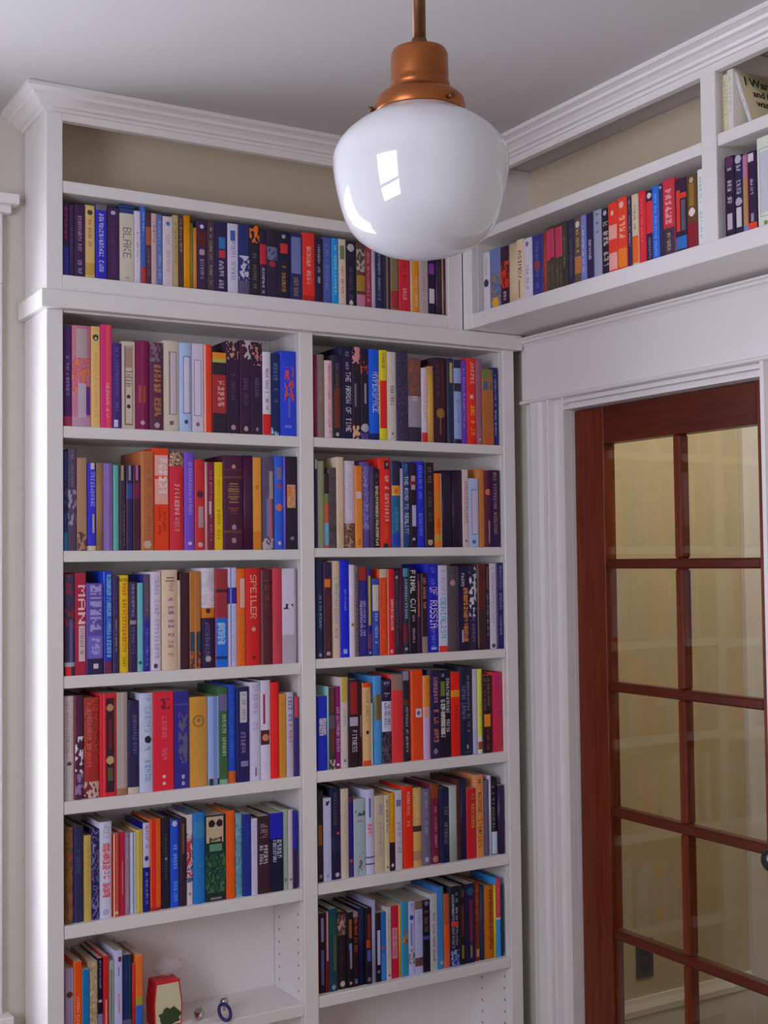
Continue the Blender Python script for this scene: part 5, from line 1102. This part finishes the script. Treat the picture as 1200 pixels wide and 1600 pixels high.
def lettering(text, size, y, z):
    cu = bpy.data.curves.new('lettering', 'FONT'); cu.body = text; cu.size = size; cu.offset = size*0.025; cu.extrude = 0.0002; cu.shear = 0.12; cu.resolution_u = 2
    t = bpy.data.objects.new('lettering', cu); COL.objects.link(t)
    bpy.context.view_layer.update()
    m_ = bpy.data.meshes.new_from_object(t.evaluated_get(bpy.context.evaluated_depsgraph_get()))
    bpy.data.objects.remove(t)
    m_.materials.clear(); m_.materials.append(MATS['green_ink'])
    o = link(bpy.data.objects.new('lettering', m_), lb)
    o.rotation_euler = (math.radians(90), 0, math.radians(90)); o.location = (0.0093, y, z)
lettering('I Want', 0.030, 0.014, 0.096)
lettering('and it', 0.024, 0.030, 0.070)
lettering('was', 0.024, 0.032, 0.046)

# ------------------------------------------------------------------ odds and ends on the half-empty shelf
ZS = 0.5211
paint('box_red', lin('b8182c', 1.5), 0.4, 0.06, 60)
paint('label_cream', lin('b8b090', 1.4), 0.6, 0.12, 260)
paint('leaf_green', lin('283820', 1.5), 0.6, 0.5, 130)
rb = empty('small_box', (0.304, 0.075, ZS)); tag(rb, 'small red box with cream striped front standing beside the short book row', 'box')
V = []
for z, hw, y0, y1 in ((ZS, 0.034, 0.045, 0.100), (ZS+0.055, 0.036, 0.047, 0.100), (ZS+0.106, 0.030, 0.050, 0.098)):
    V += [(-hw, y0-0.075, z-ZS), (hw, y0-0.075, z-ZS), (hw, y1-0.075, z-ZS), (-hw, y1-0.075, z-ZS)]
Fc = [(3, 2, 1, 0), (8, 9, 10, 11)]
for k in (0, 4):
    for i in range(4):
        j = (i+1) % 4
        Fc.append((k+i, k+j, k+4+j, k+4+i))
mesh_obj('carton', V, Fc, 'box_red', rb)
V = [(-0.0315, -0.0315, 0.004), (0.0305, -0.0315, 0.004), (0.0325, -0.0295, 0.055), (0.0265, -0.0265, 0.102), (-0.0265, -0.0265, 0.102), (-0.0325, -0.0295, 0.055)]
V2 = [(x, y+0.0025, z) for x, y, z in V]
mesh_obj('label', V+V2, [(0, 1, 2, 5), (5, 2, 3, 4), (11, 8, 7, 6), (10, 9, 8, 11)] + [(i, i+6, (i+1) % 6+6, (i+1) % 6) for i in range(6)], 'label_cream', rb)
bm = bmesh.new()
bmesh.ops.create_uvsphere(bm, u_segments=20, v_segments=10, radius=1)
for v in bm.verts:
    n = 1 + 0.14*math.sin(7*math.atan2(v.co.z, v.co.x)) + 0.08*math.sin(11*math.atan2(v.co.z, v.co.x)+1)
    v.co = Vector((v.co.x*0.027*n, v.co.y*0.0015, v.co.z*0.021*n))
lf = obj_from_bm('leaf_picture', bm, 'leaf_green', rb, True); lf.location = (0.003, -0.0325, 0.024)
paint('tray_red', lin('c02030', 1.5), 0.4)
box('rim', (0.304-0.031, 0.304+0.031), (0.047, 0.052), (ZS+0.1005, ZS+0.108), 'box_red', rb, 0.001)

def crumpled(name, loc, s, mat, seed, label, cat, sub=3, amp=0.35):
    rng = random.Random(seed); bm = bmesh.new()
    bmesh.ops.create_icosphere(bm, subdivisions=sub, radius=1)
    ph = [(rng.uniform(2, 6), rng.uniform(2, 6), rng.uniform(2, 6), rng.uniform(0, 6.3)) for _ in range(6)]
    zmin = 9
    for v in bm.verts:
        k = 1 + amp * sum(abs(math.sin(a*v.co.x+b*v.co.y+c*v.co.z+d))-0.6 for a, b, c, d in ph) / 3
        v.co = Vector((v.co.x*s[0]*k, v.co.y*s[1]*k, v.co.z*s[2]*k)); zmin = min(zmin, v.co.z)
    for v in bm.verts: v.co.z -= zmin
    o = obj_from_bm(name, bm, mat); o.location = loc
    tag(o, label, cat)
    return o
def film():
    m = bpy.data.materials.new('clear_film'); m.use_nodes = True; nt = m.node_tree; nt.nodes.clear()
    out = nt.nodes.new('ShaderNodeOutputMaterial'); mix = nt.nodes.new('ShaderNodeMixShader'); mix.inputs[0].default_value = 0.32
    tr = nt.nodes.new('ShaderNodeBsdfTransparent'); b = nt.nodes.new('ShaderNodeBsdfPrincipled')
    b.inputs['Base Color'].default_value = (0.7, 0.68, 0.7, 1); b.inputs['Roughness'].default_value = 0.12
    nt.links.new(tr.outputs[0], mix.inputs[1]); nt.links.new(b.outputs[0], mix.inputs[2]); nt.links.new(mix.outputs[0], out.inputs[0])
    MATS['clear_film'] = m
film()
crumpled('plastic_wrap', (0.318, 0.085, ZS+0.1082), (0.038, 0.024, 0.021), 'clear_film', 3, 'crumpled clear plastic wrap lying on the small red box', 'wrapper')
crumpled('foil_scrap', (0.385, 0.052, ZS), (0.013, 0.020, 0.012), 'steel', 8, 'small crumpled silver foil scrap beside the key ring', 'foil', 2, 0.6)

kr = empty('key_ring', (0.450, 0.038, ZS)); tag(kr, 'dark blue key loop with a silver ball lying on the half-empty shelf', 'key ring')
bm = bmesh.new()
MJ, mn = (0.0135, 0.028), 0.0042
rings = []
for i in range(36):
    t = 2*math.pi*i/36; c = Vector((MJ[0]*math.cos(t), MJ[1]*math.sin(t), 0)); n = Vector((math.cos(t)/MJ[0], math.sin(t)/MJ[1], 0)).normalized()
    rings.append([bm.verts.new(c + n*mn*math.cos(2*math.pi*j/10) + Vector((0, 0, mn*math.sin(2*math.pi*j/10)))) for j in range(10)])
for i in range(36):
    for j in range(10):
        bm.faces.new((rings[i][j], rings[(i+1) % 36][j], rings[(i+1) % 36][(j+1) % 10], rings[i][(j+1) % 10]))
lp = obj_from_bm('loop', bm, 'blue_rubber', kr, True); lp.rotation_euler = (math.radians(24), 0, math.radians(-12)); lp.location = (-0.012, -0.02, 0.0165)
bl_ = lathe('ball', [(0.011*math.sin(math.pi*i/16) if 0 < i < 16 else 0, 0.011*math.cos(math.pi*i/16)) for i in range(17)], 'steel', kr, 24); bl_.location = (0.004, 0.020, 0.026)
lathe('clasp', [(0, 0.010), (0.004, 0.010), (0.005, 0), (0.004, -0.010), (0, -0.010)], 'steel', kr, 16, True, (0.0, 0.011, 0.020))
